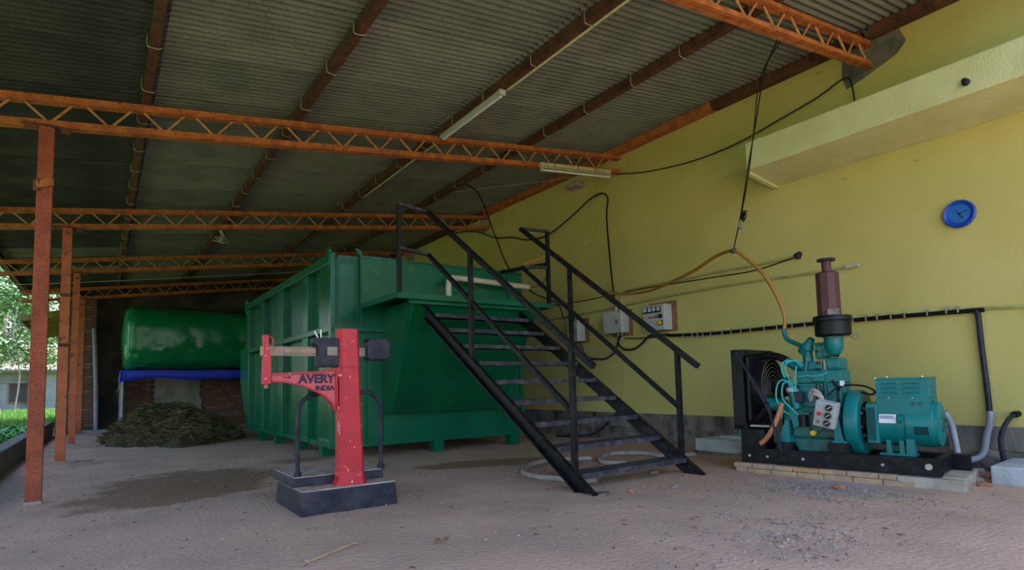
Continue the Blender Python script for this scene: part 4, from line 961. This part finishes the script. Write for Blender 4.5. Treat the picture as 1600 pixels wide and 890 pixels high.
cable('drain_pipe', [(6.64,1.91,0.54),(6.61,1.91,0.45),(6.60,1.94,0.33),(6.60,1.965,0.20),(6.57,2.0,0.13),(6.50,2.06,0.10)],0.029,'pvc','bent pale grey plastic pipe at the foot of the wall by the generator','pipe',10)
cable('exhaust_pipe', [(6.12,2.09,0.56),(6.15,2.06,0.47),(6.15,2.04,0.35),(6.10,2.0,0.12)],0.026,'pvc','pale grey plastic pipe leaning behind the alternator end','pipe',10)
hz = thing('water_hose', 'dark hose hanging from a tap at the far right of the plinth', 'hose', (6.5,1.75,0.1))
part('pipe', B().tube([(6.63,1.73,0.52),(6.55,1.745,0.50),(6.45,1.77,0.42),(6.41,1.79,0.3),(6.42,1.78,0.10)],0.020,8,5), 'iron', hz, smooth=True)
part('tap', B().cyl((6.70,1.73,0.525),(6.60,1.735,0.52),0.028,10), 'rubber', hz, smooth=True)
cable('green_hose', [(6.60,4.32,0.52),(6.55,4.33,0.47),(6.5,4.34,0.39),(6.47,4.34,0.28),(6.46,4.34,0.19)],0.024,'hose_gn','bright green hose bending onto the cement block by the wall','hose',10)
cable('box_cable', [(6.62,6.47,1.60),(6.66,6.57,1.50),(6.66,6.45,1.39),(6.66,6.25,1.38),(6.66,6.08,1.45),(6.66,5.96,1.54),(6.66,5.86,1.56),(6.66,5.55,1.54)],0.016,'iron','grey cable sagging between the starter box and the meter panel')
cable('switch_cable', [(6.62,7.42,1.58),(6.65,7.38,1.42),(6.66,7.34,1.33),(6.66,7.18,1.28),(6.66,6.88,1.26),(6.66,6.66,1.35),(6.66,6.6,1.45),(6.62,6.5,1.60)],0.014,'iron','dark cable sagging from the small switch box to the starter box')
cable('panel_wire', [(6.67,6.42,1.56),(6.67,6.11,1.535),(6.67,5.74,1.53),(6.665,5.6,1.545)],0.008,'rubber','short thin black wire beneath the starter box and meter panel')
cable('wall_wire', [(6.69,6.48,1.30),(6.69,6.51,1.05),(6.69,6.56,0.62),(6.68,6.57,0.41)],0.007,'conduit','thin yellow painted wire running down to the plinth below the starter box','wire')
cable('yellow_string', [(6.66,6.95,4.15),(6.66,7.0,3.7),(6.66,6.98,3.4),(6.66,7.15,3.15),(6.66,7.4,3.25),(6.66,7.35,3.4)],0.004,'conduit','loose yellow string dangling below the wall tube light','string')
solo('lamp_holder', B().lathe([(0.03,0),(0.03,.02),(0.022,.03),(0.022,.055),(0.0,.06)], (6.08,1.72,3.40), (-1,0,0.1), 14), 'iron', 'small lamp holder on the front of the concrete ledge', 'lamp holder', smooth=True)
# tube lights
tl = thing('tube_light', 'pale tube light fixed under the roof purlin above the tank', 'lamp', (3.46,5.65,4.0), group='tube lights')
part('housing', B().box(3.43,3.50,5.02,6.33,roofz(3.47)-0.055,roofz(3.47)-0.003), 'lamp', tl, bevel=0.008)
part('end_cap', B().box(3.425,3.505,4.985,5.03,roofz(3.47)-0.06,roofz(3.47)-0.0), 'lamp', tl, bevel=0.01)
part('end_cap', B().box(3.425,3.505,6.32,6.36,roofz(3.47)-0.06,roofz(3.47)-0.0), 'lamp', tl, bevel=0.01)
part('tube', B().cyl((3.465,5.03,roofz(3.47)-0.066),(3.465,6.32,roofz(3.47)-0.066),0.014,10), 'tube', tl, smooth=True)
solo('roof_conduit', B().box(3.505,3.53,1.0,4.98,roofz(3.5)-0.01,roofz(3.5)+0.02), 'ledge', 'long pale conduit strip along the purlin leading to the tube light', 'conduit')
solo('roof_conduit', B().box(3.505,3.53,6.5,9.2,roofz(3.5)-0.01,roofz(3.5)+0.015), 'ledge', 'short pale conduit strip on the purlin behind the tube light', 'conduit')
tl = thing('tube_light', 'yellowed twin tube light wired below the truss beside the wall', 'lamp', (5.7,6.33,3.9), group='tube lights')
d = Vector((1.0,0,0.107)).normalized(); up = Vector((-0.107,0,1)).normalized(); c0 = Vector((5.69,6.33,4.045))
part('housing', B().obox(c0, d*0.69, (0,0.035,0), up*0.026), 'lampy', tl, bevel=0.006)
part('reflector', B().obox(c0-up*0.045+Vector((0,-.02,0)), d*0.66, (0,0.02,0), up*0.006), 'lampy', tl)
part('tube', B().cyl(c0-d*0.63-up*0.075, c0+d*0.66-up*0.075, 0.016, 10), 'tube', tl, smooth=True)
for s_ in (-.66,.66): part('socket', B().obox(c0+d*s_-up*0.05, d*0.015, (0,0.02,0), up*0.045), 'lampy', tl)
for s_ in (-.45,.0,.35): part('hanging_wire', B().tube([c0+d*s_+Vector((0,-.04,-.03)), c0+d*s_+Vector((0,-.03,.10)), c0+d*s_+Vector((0,.06,.16))],0.005,5,3), 'rubber', tl)
solo('ceiling_fan_bracket', B().box(6.50,6.69,7.25,7.55,4.22,4.29), 'dustiron', 'grey metal bracket at the top of the wall beyond the wall tube light', 'bracket')
cable('guy_wire', [(4.9,9.0,4.30),(5.6,7.8,4.22),(6.3,6.55,4.14)],0.004,'straws','thin pale wire stretched from a purlin to the wall tube light','wire')
cable('clothes_line', [(-1.5,14.0,2.93),(-0.98,14.0,2.98),(0.38,14.0,3.16),(2.8,14.0,3.5),(4.3,14.0,3.72)],0.006,'straws','thin pale line stretched under the far roof truss','wire')
tw = thing('twine_scrap', 'frayed pale twine hanging from the purlin above the tank corner', 'twine', (1.72,11.4,3.7))
for k in range(5):
    y = 11.4+k*0.09; tp = roofz(1.7)
    part('strand', B().tube([(1.69,y,tp+.02),(1.66+.05*k,y-.03,tp-.08-.03*k),(1.72-.03*k,y+.04,tp-.12-.05*(k%3)),(1.70+.02*k,y,tp-.20-.04*(k%2))],0.008,5,3), 'straws', tw)

# ================================================================== FLOOR THINGS
bl = thing('cement_block', 'pale cement pit cover beside the foot of the stairs', 'block', (6.32,4.42,0))
part('block', B().box(6.03,6.62,4.13,4.70,0.02,0.175), 'block', bl, bevel=0.012)
part('footing', B().box(6.0,6.62,4.08,4.73,-0.03,0.03), 'plinth', bl, bevel=0.01)
part('lid', B().box(6.25,6.60,4.16,4.5,0.174,0.20), 'block', bl, bevel=0.006)
solo('cement_block', B().prism([(5.93,1.74),(6.62,1.78),(6.62,1.30),(6.0,1.25)], (0,0,-0.02), (1,0,0), (0,1,0), (0,0,0.165)), 'block', 'pale cement block right of the generator at the frame edge', 'block', bevel=0.018)
cable('floor_hose', [(3.62,3.90,0.03),(3.49,3.98,0.025),(3.43,4.22,0.025),(3.36,4.45,0.025),(3.44,4.75,0.025),(3.72,5.05,0.025),(4.02,5.21,0.025),(4.35,5.2,0.025),(4.62,5.05,0.025)],0.027,'hose_g','grey hose curled on the floor left of the stair foot','hose',10)
cable('floor_hose', [(5.7,4.45,0.025),(5.36,4.64,0.025),(5.38,4.95,0.025),(5.11,5.17,0.025),(4.79,5.06,0.025),(4.50,4.72,0.025),(4.58,4.45,0.03)],0.027,'hose_g','grey hose looped on the floor behind the lowest stair treads','hose',10)
cable('plinth_hose', [(6.52,6.35,0.56),(6.52,6.43,0.49),(6.5,6.62,0.31),(6.45,6.92,0.09),(6.35,7.25,0.025),(6.2,7.6,0.02)],0.022,'iron','dark hose running down the plinth seen between the stair treads','hose',8)
# stones and scraps: larger stones are single, the fine gravel is one scatter
def stone(x, y, r, mt, label):
    solo('stone', B().blob((x,y,fz(y)+r*0.25),r,0.55,x*3+y,0.62,2), mt, label, 'stone', 'loose stones on the dirt floor')
stone(4.87,2.42,0.045,'pebble_r','round reddish brick chip in front of the generator pad')
stone(4.43,3.95,0.035,'pebble','pale stone by the right stair foot')
for x, y, r, mt, lab in ((6.35,1.95,0.07,'pebble','largest rubble stone between the generator pad and the right cement block'),
        (6.2,1.86,0.05,'pebble_r','reddish rubble stone at the back right corner of the generator pad'),
        (5.95,1.84,0.05,'pebble','grey rubble stone against the end of the generator pad'),
        (5.75,1.74,0.045,'pebble_r','brick chip just off the right end of the generator pad'),
        (6.03,1.62,0.035,'pebble','small stone touching the right cement block'),
        (3.95,3.30,0.032,'pebble','grey stone between the two stair feet'),
        (3.55,3.42,0.028,'pebble_r','rusty brown stone just right of the left stair foot'),
        (4.55,2.60,0.030,'pebble','pale stone amid the grit in front of the generator'),
        (3.45,2.10,0.030,'pebble','pale stone in the lower right foreground dirt'),
        (3.15,1.95,0.026,'pebble','dark stone lowest in the foreground dirt')):
    stone(x, y, r, mt, lab)
b = B()
for k in range(3600):
    q = random.random()
    if q < .45: x, y = random.gauss(4.75,.35), random.gauss(2.45,.35)
    elif q < .6: x, y = random.gauss(3.3,.3), random.gauss(2.0,.25)
    else: x, y = random.uniform(-.6,6.3), random.uniform(1.4,7.5)
    if not (-.9 < x < 6.6) or y < 0.8: continue
    if x > 4.98 and 1.6 < y < 3.7: continue
    r = random.uniform(.003,.010)*(1.25 if q < .6 else 1)
    z = fz(y)+0.012*noise.noise((x*1.1,y*1.1,0))+r*.3
    t = random.uniform(0,6.28); c, s_ = math.cos(t)*r, math.sin(t)*r
    b.add([(x+c,y+s_,z-r*.3),(x-s_,y+c,z-r*.3),(x-c,y-s_,z-r*.3),(x+s_,y-c,z-r*.3),(x+r*.2,y-r*.1,z+r*.7)],[(0,1,4),(1,2,4),(2,3,4),(3,0,4)])
solo('gravel', b, 'pebble', 'fine pale grit and gravel scattered over the dirt floor', 'gravel', kind='stuff')
b = B()
for k in range(620):
    q = random.random()
    if q < .3: x, y = random.gauss(4.7,.28), random.gauss(2.35,.22)
    elif q < .45: x, y = random.gauss(3.05,.25), random.gauss(1.80,.12)
    else: x, y = random.uniform(-.4,6.2), random.uniform(1.6,5.0)
    if x > 4.98 and 1.6 < y < 3.7: continue
    r = random.uniform(.004,.014) if q < .45 else random.uniform(.004,.010)
    b.blob((x,y,fz(y)+r*.2),r,0.7,k*.37,0.6,1)
solo('pale_chips', b, 'chip', 'whitish stone chips lying in patches on the foreground dirt', 'gravel', kind='stuff')
b = B()
for k in range(420):
    x, y = random.uniform(-.8,6.0), random.uniform(1.5,9.5)
    if x > 4.98 and 1.6 < y < 3.7: continue
    z = fz(y)+0.012*noise.noise((x*1.1,y*1.1,0))+.006
    L = random.uniform(.01,.035); t = random.uniform(0,6.28); wv = random.uniform(.002,.006)
    dx, dy = math.cos(t)*L, math.sin(t)*L
    b.add([(x-dx,y-dy,z),(x+dy/L*wv,y-dx/L*wv,z+.006),(x+dx,y+dy,z),(x-dy/L*wv,y+dx/L*wv,z+.006)],[(0,1,2),(0,2,3)])
solo('litter', b, 'dryleaf', 'tiny dry leaf and twig litter over the dirt floor', 'litter', kind='stuff')
def dleaf(x, y, s, label):
    b = B().add([(x-s,y,0.012),(x-.3*s,y-.45*s,0.03),(x+.6*s,y-.3*s,0.016),(x+s,y+.1*s,0.035),(x+.3*s,y+.5*s,0.014),(x-.5*s,y+.4*s,0.03),(x,y,0.022)],[(0,1,6),(1,2,6),(2,3,6),(3,4,6),(4,5,6),(5,0,6)])
    o = solo('dead_leaf', b, 'dryleaf', label, 'leaf'); md = o.modifiers.new('thick','SOLIDIFY'); md.thickness = 0.003
dleaf(1.62,3.05,0.05,'curled dead leaf on the dirt in front of the scale')
dleaf(-0.18,9.55,0.12,'dark leaf scrap on the floor beside the second post')
solo('wood_sliver', B().obox((1.05,3.25,0.012),(0.16,0.10,0),(-0.007,0.011,0),(0,0,0.006)), 'brick', 'pale sliver of wood lying in the dirt before the scale', 'wood')
solo('metal_strip', B().obox((3.30,3.52,0.008),(0.07,-0.035,0),(0.012,0.02,0),(0,0,0.005)), 'tread', 'flat dark metal strip at the left stair foot', 'metal')

# ================================================================== BACK OF THE SHED
# gas bag
b = B(); nu, nv = 90, 56
xa, xb, yc, zc_, ry_, rz_ = 0.36, 5.9, 17.45, 2.215, 1.10, 0.80
def sgnp(v, p): return math.copysign(abs(v)**p, v)
for i in range(nu+1):
    t = i/nu; x = xa+(xb-xa)*t
    e = min(1.0, min(x-xa, xb-x)/0.32); k = (1-(1-e)**2.4)**(1/2.4) if e < 1 else 1.0; k = max(k, 0.02)
    for j in range(nv):
        a = 2*PI*j/nv
        cy_, cz2 = sgnp(math.cos(a),0.72), sgnp(math.sin(a),0.62)
        ky = 0.45+0.55*k if i not in (0,nu) else 0.02
        kz = 0.55+0.45*k if i not in (0,nu) else 0.02
        wv = 0.02*noise.noise((x*1.6,a*2.0,0.3))+0.045*abs(noise.noise((x*1.3+a*2.6,a*4.2-x*.9,2)))
        if cz2 < 0: wv += 0.045*noise.noise((x*2.6+a*2,a*7,5))+0.02*noise.noise((x*7+a*3,a*9,8))
        y = yc+ry_*ky*cy_*(1+wv*1.2); z = zc_+rz_*kz*cz2*(1+wv)
        b.v.append((x,y,max(z,1.43)))
for i in range(nu):
    for j in range(nv): b.f.append((i*nv+j,i*nv+(j+1)%nv,(i+1)*nv+(j+1)%nv,(i+1)*nv+j))
b.f.append(tuple(range(nv-1,-1,-1))); b.f.append(tuple(nu*nv+j for j in range(nv)))
solo('gas_bag', b, 'bag', 'puffed green plastic gas bag lying on a blue covered frame', 'bag', smooth=True)
tp = thing('tarpaulin', 'bright blue tarpaulin spread under the green gas bag', 'tarpaulin', (3.1,17.4,1.3))
b = B(); n = 80
for i in range(n+1):
    x = 0.36+5.6*i/n
    sag = 0.03*noise.noise((x*1.3,0,4))-0.02*math.sin((x-.36)*1.1)
    for y, z in ((18.5,1.42),(16.36,1.425+.3*sag),(16.30,1.41+.5*sag),(16.285+.02*noise.noise((x*5,1,0)),1.315+sag),(16.28+.03*noise.noise((x*5,2,0)),1.215+sag*1.6-0.05*max(0,1-(x-.36)/.3))):
        b.v.append((x,y,z))
for i in range(n):
    for k in range(4):
        a = i*5+k; b.f.append((a,a+5,a+6,a+1))
o = part('sheet', b, 'tarp', tp, smooth=True); md = o.modifiers.new('thick','SOLIDIFY'); md.thickness = 0.004
part('tied_corner', B().tube([(0.36,16.3,1.38),(0.34,16.28,1.25),(0.33,16.29,1.12)],0.025,7,3), 'tarp', tp, smooth=True)
part('tie_cord', B().tube([(0.33,16.29,1.12),(0.31,16.3,1.0),(0.28,16.3,0.9)],0.006,5,3), 'straws', tp)
fs_ = thing('bag_stand', 'grey pipe frame carrying the gas bag and blue tarpaulin', 'stand', (3.1,17.4,-0.09))
for x in (0.40,5.8):
    for y in (16.5,18.4):
        part('leg', B().cyl((x,y,-0.12),(x,y,1.40),0.032,10), 'pvc', fs_, smooth=True)
for y in (16.5,18.4):
    part('top_rail', B().cyl((0.36,y,1.385),(5.9,y,1.385),0.03,10), 'pvc', fs_, smooth=True)
part('low_rail', B().cyl((0.40,16.5,0.18),(1.0,16.5,0.20),0.03,10), 'pvc', fs_, smooth=True)
for x in (1.5,2.6,3.7,4.8):
    part('cross_rail', B().cyl((x,16.45,1.385),(x,18.45,1.385),0.028,10), 'pvc', fs_, smooth=True)
solo('leaning_pole', B().tube([(-0.10,18.12,-0.11),(-0.12,18.13,0.9),(-0.16,18.15,1.8),(-0.20,18.2,2.55)],0.05,10,3), 'pvc', 'pale grey pole leaning on the brick pier', 'pole', smooth=True)
# heap of cut grass
b = B(); n = 70; PCX, PCY, PRX, PRY, PH = 1.20, 13.5, 1.15, 1.9, 0.80
def pileh(x, y):
    dx, dy = (x-PCX)/PRX, (y-PCY)/PRY
    r = math.hypot(dx,dy)*(1+0.25*noise.noise((x*1.4,y*1.4,9)))
    if r >= 1: return -0.03
    h = PH*(1-r)**0.72*(1+0.25*noise.noise((x*2.1,y*2.1,4)))+0.04*noise.noise((x*6,y*6,4))
    return h*(1.0 if dx < .1 else 1-0.18*dx)
for j in range(n+1):
    for i in range(n+1):
        x = PCX+PRX*1.2*(2*i/n-1); y = PCY+PRY*1.2*(2*j/n-1)
        b.v.append((x,y,fz(y)+pileh(x,y)))
for j in range(n):
    for i in range(n):
        a = j*(n+1)+i; b.f.append((a,a+1,a+n+2,a+n+1))
hp = solo('cut_grass_heap', b, 'hay', 'heap of drying cut grass on the floor before the gas bag', 'grass heap', kind='stuff', smooth=True)
b = B()
for k in range(14000):
    r = random.random()**0.6*1.02; t = random.uniform(0,6.28)
    x, y = PCX+PRX*r*math.cos(t), PCY+PRY*r*math.sin(t)
    if y > PCY+0.5 and random.random() < .6: continue
    h = pileh(x,y)
    if h < -.02 and random.random() < .8: continue
    z = fz(y)+max(h,0)+random.uniform(-.005,.03); L = random.uniform(.05,.2)
    a = random.uniform(0,6.28); e = random.uniform(-.35,.5)
    d = Vector((math.cos(a)*math.cos(e),math.sin(a)*math.cos(e),math.sin(e)))*L; s_ = Vector((-math.sin(a),math.cos(a),.3))*random.uniform(.003,.009)
    p = Vector((x,y,z)); q = p+d+Vector((0,0,-.02))
    b.add([p-s_,p+s_,p+d*.6+s_*.8,q],[(0,1,2),(0,2,3)])
part('stalks', b, 'straw', hp, kind='stuff')

# ================================================================== OUTDOORS ON THE OPEN SIDE
# low neighbouring roof beyond the pier
ev = thing('lean_to_roof', 'low timber eave of the next shed beyond the brick pier', 'roof', (-0.7,21.5,2.8))
part('deck', B().prism([(-1.75,2.86),(0.0,3.25),(0.0,3.30),(-1.75,2.91)], (0,19.4,0), (1,0,0), (0,0,1), (0,6.6,0)), 'eave', ev)
for k in range(8):
    y = 19.5+k*0.85
    part('rafter', B().bar((-1.72,y,2.83),(-0.05,y,3.20),0.06,0.08), 'eave', ev)
part('fascia', B().box(-1.78,-1.74,19.4,26.0,2.78,2.93), 'houseW', ev)
part('end_board', B().bar((-1.76,19.38,2.86),(0.0,19.38,3.25),0.03,0.14), 'eave', ev)
for k in range(5):
    part('ladder_slat', B().box(-0.98,-0.80,19.35,19.4,1.9+k*.2,1.95+k*.2), 'eave', ev)
solo('wall_shed', B().box(-0.92,0.2,19.5,26,-0.2,3.1), 'mortar', kind='structure')
# house
hs = thing('house', 'grey plastered house with a tiled roof beyond the grass', 'building', (-5.5,47,0))
part('wall', B().box(-10.5,-1.2,45.0,52,-0.3,2.45), 'houseW', hs)
part('corner_wall', B().box(-3.55,-1.2,44.6,45.0,-0.3,2.4), 'houseW', hs)
part('wall_band', B().box(-10.5,-3.55,44.9,45.0,1.62,1.72), 'houseW', hs)
for k in range(7):
    part('block_course', B().box(-3.56,-1.2,44.585,44.6,-0.2+k*.38,0.16+k*.38), 'houseW', hs)
wn = part('window', B().box(-4.50,-3.68,44.93,45.0,0.42,1.66), 'frame', hs)
for x0 in (-4.44,-4.05):
    part('pane', B().box(x0,x0+.33,44.91,44.935,0.50,1.58), 'glassd', wn)
part('doorway', B().box(-6.2,-5.0,44.95,45.0,-0.2,1.6), 'frame', hs)
rf = part('roof', B().prism([(43.9,2.25),(48.5,4.0),(53,2.25),(53,2.33),(48.5,4.1),(43.9,2.35)], (-11.0,0,0), (0,1,0), (0,0,1), (10.2,0,0)), 'tile', hs)
tm = mesh_of(B().cyl((0,-2.48,-0.02),(0,2.48,-0.02),0.07,6), 'roof_tile', 'tile')
ang = math.atan2(1.75,4.6)
for k in range(46):
    inst(tm, 'roof_tile', rf, (-10.9+k*0.22,46.2,3.23), (ang,0,0))
# trees
def tree(x, y, h, r, nl, mt, label, seed, zc=None, stem=0.14, ls=0.16):
    rnd = random.Random(seed)
    t = thing('tree', label, 'tree', (x,y,-0.15), group='trees beyond the shed')
    tr = B().tube([(x,y,-0.2),(x+.1*r,y,h*.3),(x-.06*r,y+.1,h*.6),(x+.1,y,h*.9)],stem,8,3)
    for k in range(7):
        a = rnd.uniform(0,6.28); z0 = h*rnd.uniform(.3,.75)
        tr.tube([(x,y,z0),(x+math.cos(a)*r*.4,y+math.sin(a)*r*.4,z0+.12*h),(x+math.cos(a)*r*.85,y+math.sin(a)*r*.8,z0+.2*h)],stem*.35,6,3)
    part('trunk', tr, 'bark', t, smooth=True)
    b = B(); cl = []
    for k in range(26):
        a = rnd.uniform(0,6.28); rr_ = r*rnd.random()**.5; cl.append((x+math.cos(a)*rr_*.8, y+math.sin(a)*rr_*.8, h*rnd.uniform(.38,1.0), r*rnd.uniform(.22,.42)))
    for k in range(nl):
        c = rnd.choice(cl); v = Vector((rnd.gauss(0,1),rnd.gauss(0,1),rnd.gauss(0,.8))).normalized()*c[3]*rnd.uniform(.6,1.05)
        p = Vector(c[:3])+v; a = Vector((rnd.gauss(0,1),rnd.gauss(0,1),rnd.gauss(0,.6))).normalized()*ls*rnd.uniform(.6,1.2)
        n_ = a.cross(Vector((rnd.gauss(0,1),rnd.gauss(0,1),rnd.gauss(0,1)))).normalized()*ls*.34
        b.add([p-a,p-n_,p+a,p+n_],[(0,1,2,3)])
    part('foliage', b, mt, t, kind='stuff')
tree(-3.4,36,6.2,1.9,3800,'leaf_b','pale green leafy tree beside the grey house',11,stem=.03,ls=.13)
tree(-6.0,58,9.5,3.6,6500,'leaf','tall dark green tree behind the grey house roof',12,ls=.2)
tree(-2.2,60,9.0,3.4,6500,'leaf_b','tall pale green tree right of the house roof',13,ls=.2)
tree(-10.5,57,10,3.8,5200,'leaf','dark green tree behind the far end of the house',14,ls=.22)
tree(-4.2,68,12,4.5,6000,'leaf','highest dark tree far behind the house',15,ls=.24)
tree(-3.6,27,5.2,1.4,2600,'leaf','slender green tree standing on the grass before the house',16,stem=.04,ls=.11)
for k, (x, y, h, r) in enumerate(((-8.0,27,8,3.0),(-7.2,21,7.5,2.9),(-7.0,15,8,2.9),(-7.3,9,7.5,2.9),(-7.0,3,8,2.9),(-7.4,-3,7.5,2.9))):  # row added out of view to shade the open side
    tree(x, y, h, r, 5200, ('leaf','leaf_b')[k%2], ('dark green','pale green')[k%2]+' lawn tree added unseen to shade the open side, %s from the far end' % ('first','second','third','fourth','fifth','sixth')[k], 20+k, ls=.26)
solo('bare_trunk', B().tube([(-3.62,33.5,-0.2),(-3.72,33.5,0.5),(-3.95,33.5,1.2),(-4.1,33.5,1.9),(-3.95,33.5,2.6),(-4.05,33.6,3.3)],0.09,8,4), 'bark', 'thin pale bent tree trunk standing before the grey house', 'tree trunk', smooth=True)
# grass and weeds
b = B()
for k in range(26000):
    y = 10+random.random()**1.6*34; x = -1.2-random.random()*max(1.5,(y-8)*.16)
    h = random.uniform(.08,.22)*(1+ (y > 20)*.5); a = random.uniform(0,6.28); wv = 0.008+.0006*y
    dx, dy = math.cos(a)*wv, math.sin(a)*wv; lx, ly = random.uniform(-.06,.06), random.uniform(-.06,.06)
    b.add([(x-dx,y-dy,-.15),(x+dx,y+dy,-.15),(x+lx,y+ly,-.12+h)],[(0,1,2)])
solo('lawn_grass', b, 'grassblade', 'sunlit green grass outside the open side of the shed', 'grass', kind='stuff')
b = B()
for k in range(5200):
    y = random.uniform(9,18); x = -1.2-abs(random.gauss(0,.35)); z = random.uniform(-.05,.26)-.35*max(0,-1.25-x)*.3
    r = random.uniform(.03,.07); a = Vector((random.gauss(0,1),random.gauss(0,1),random.gauss(0,.4))).normalized()*r
    n_ = a.cross(Vector((random.gauss(0,.4),random.gauss(0,.4),1))).normalized()*r*.55; p = Vector((x,y,z))
    b.add([p-a,p-n_,p+a,p+n_],[(0,1,2,3)])
solo('weeds', b, 'weed', 'leafy dark green weeds growing along the kerb', 'weeds', kind='stuff')
for o in bpy.data.objects:
    if '_off' in o: del o['_off']
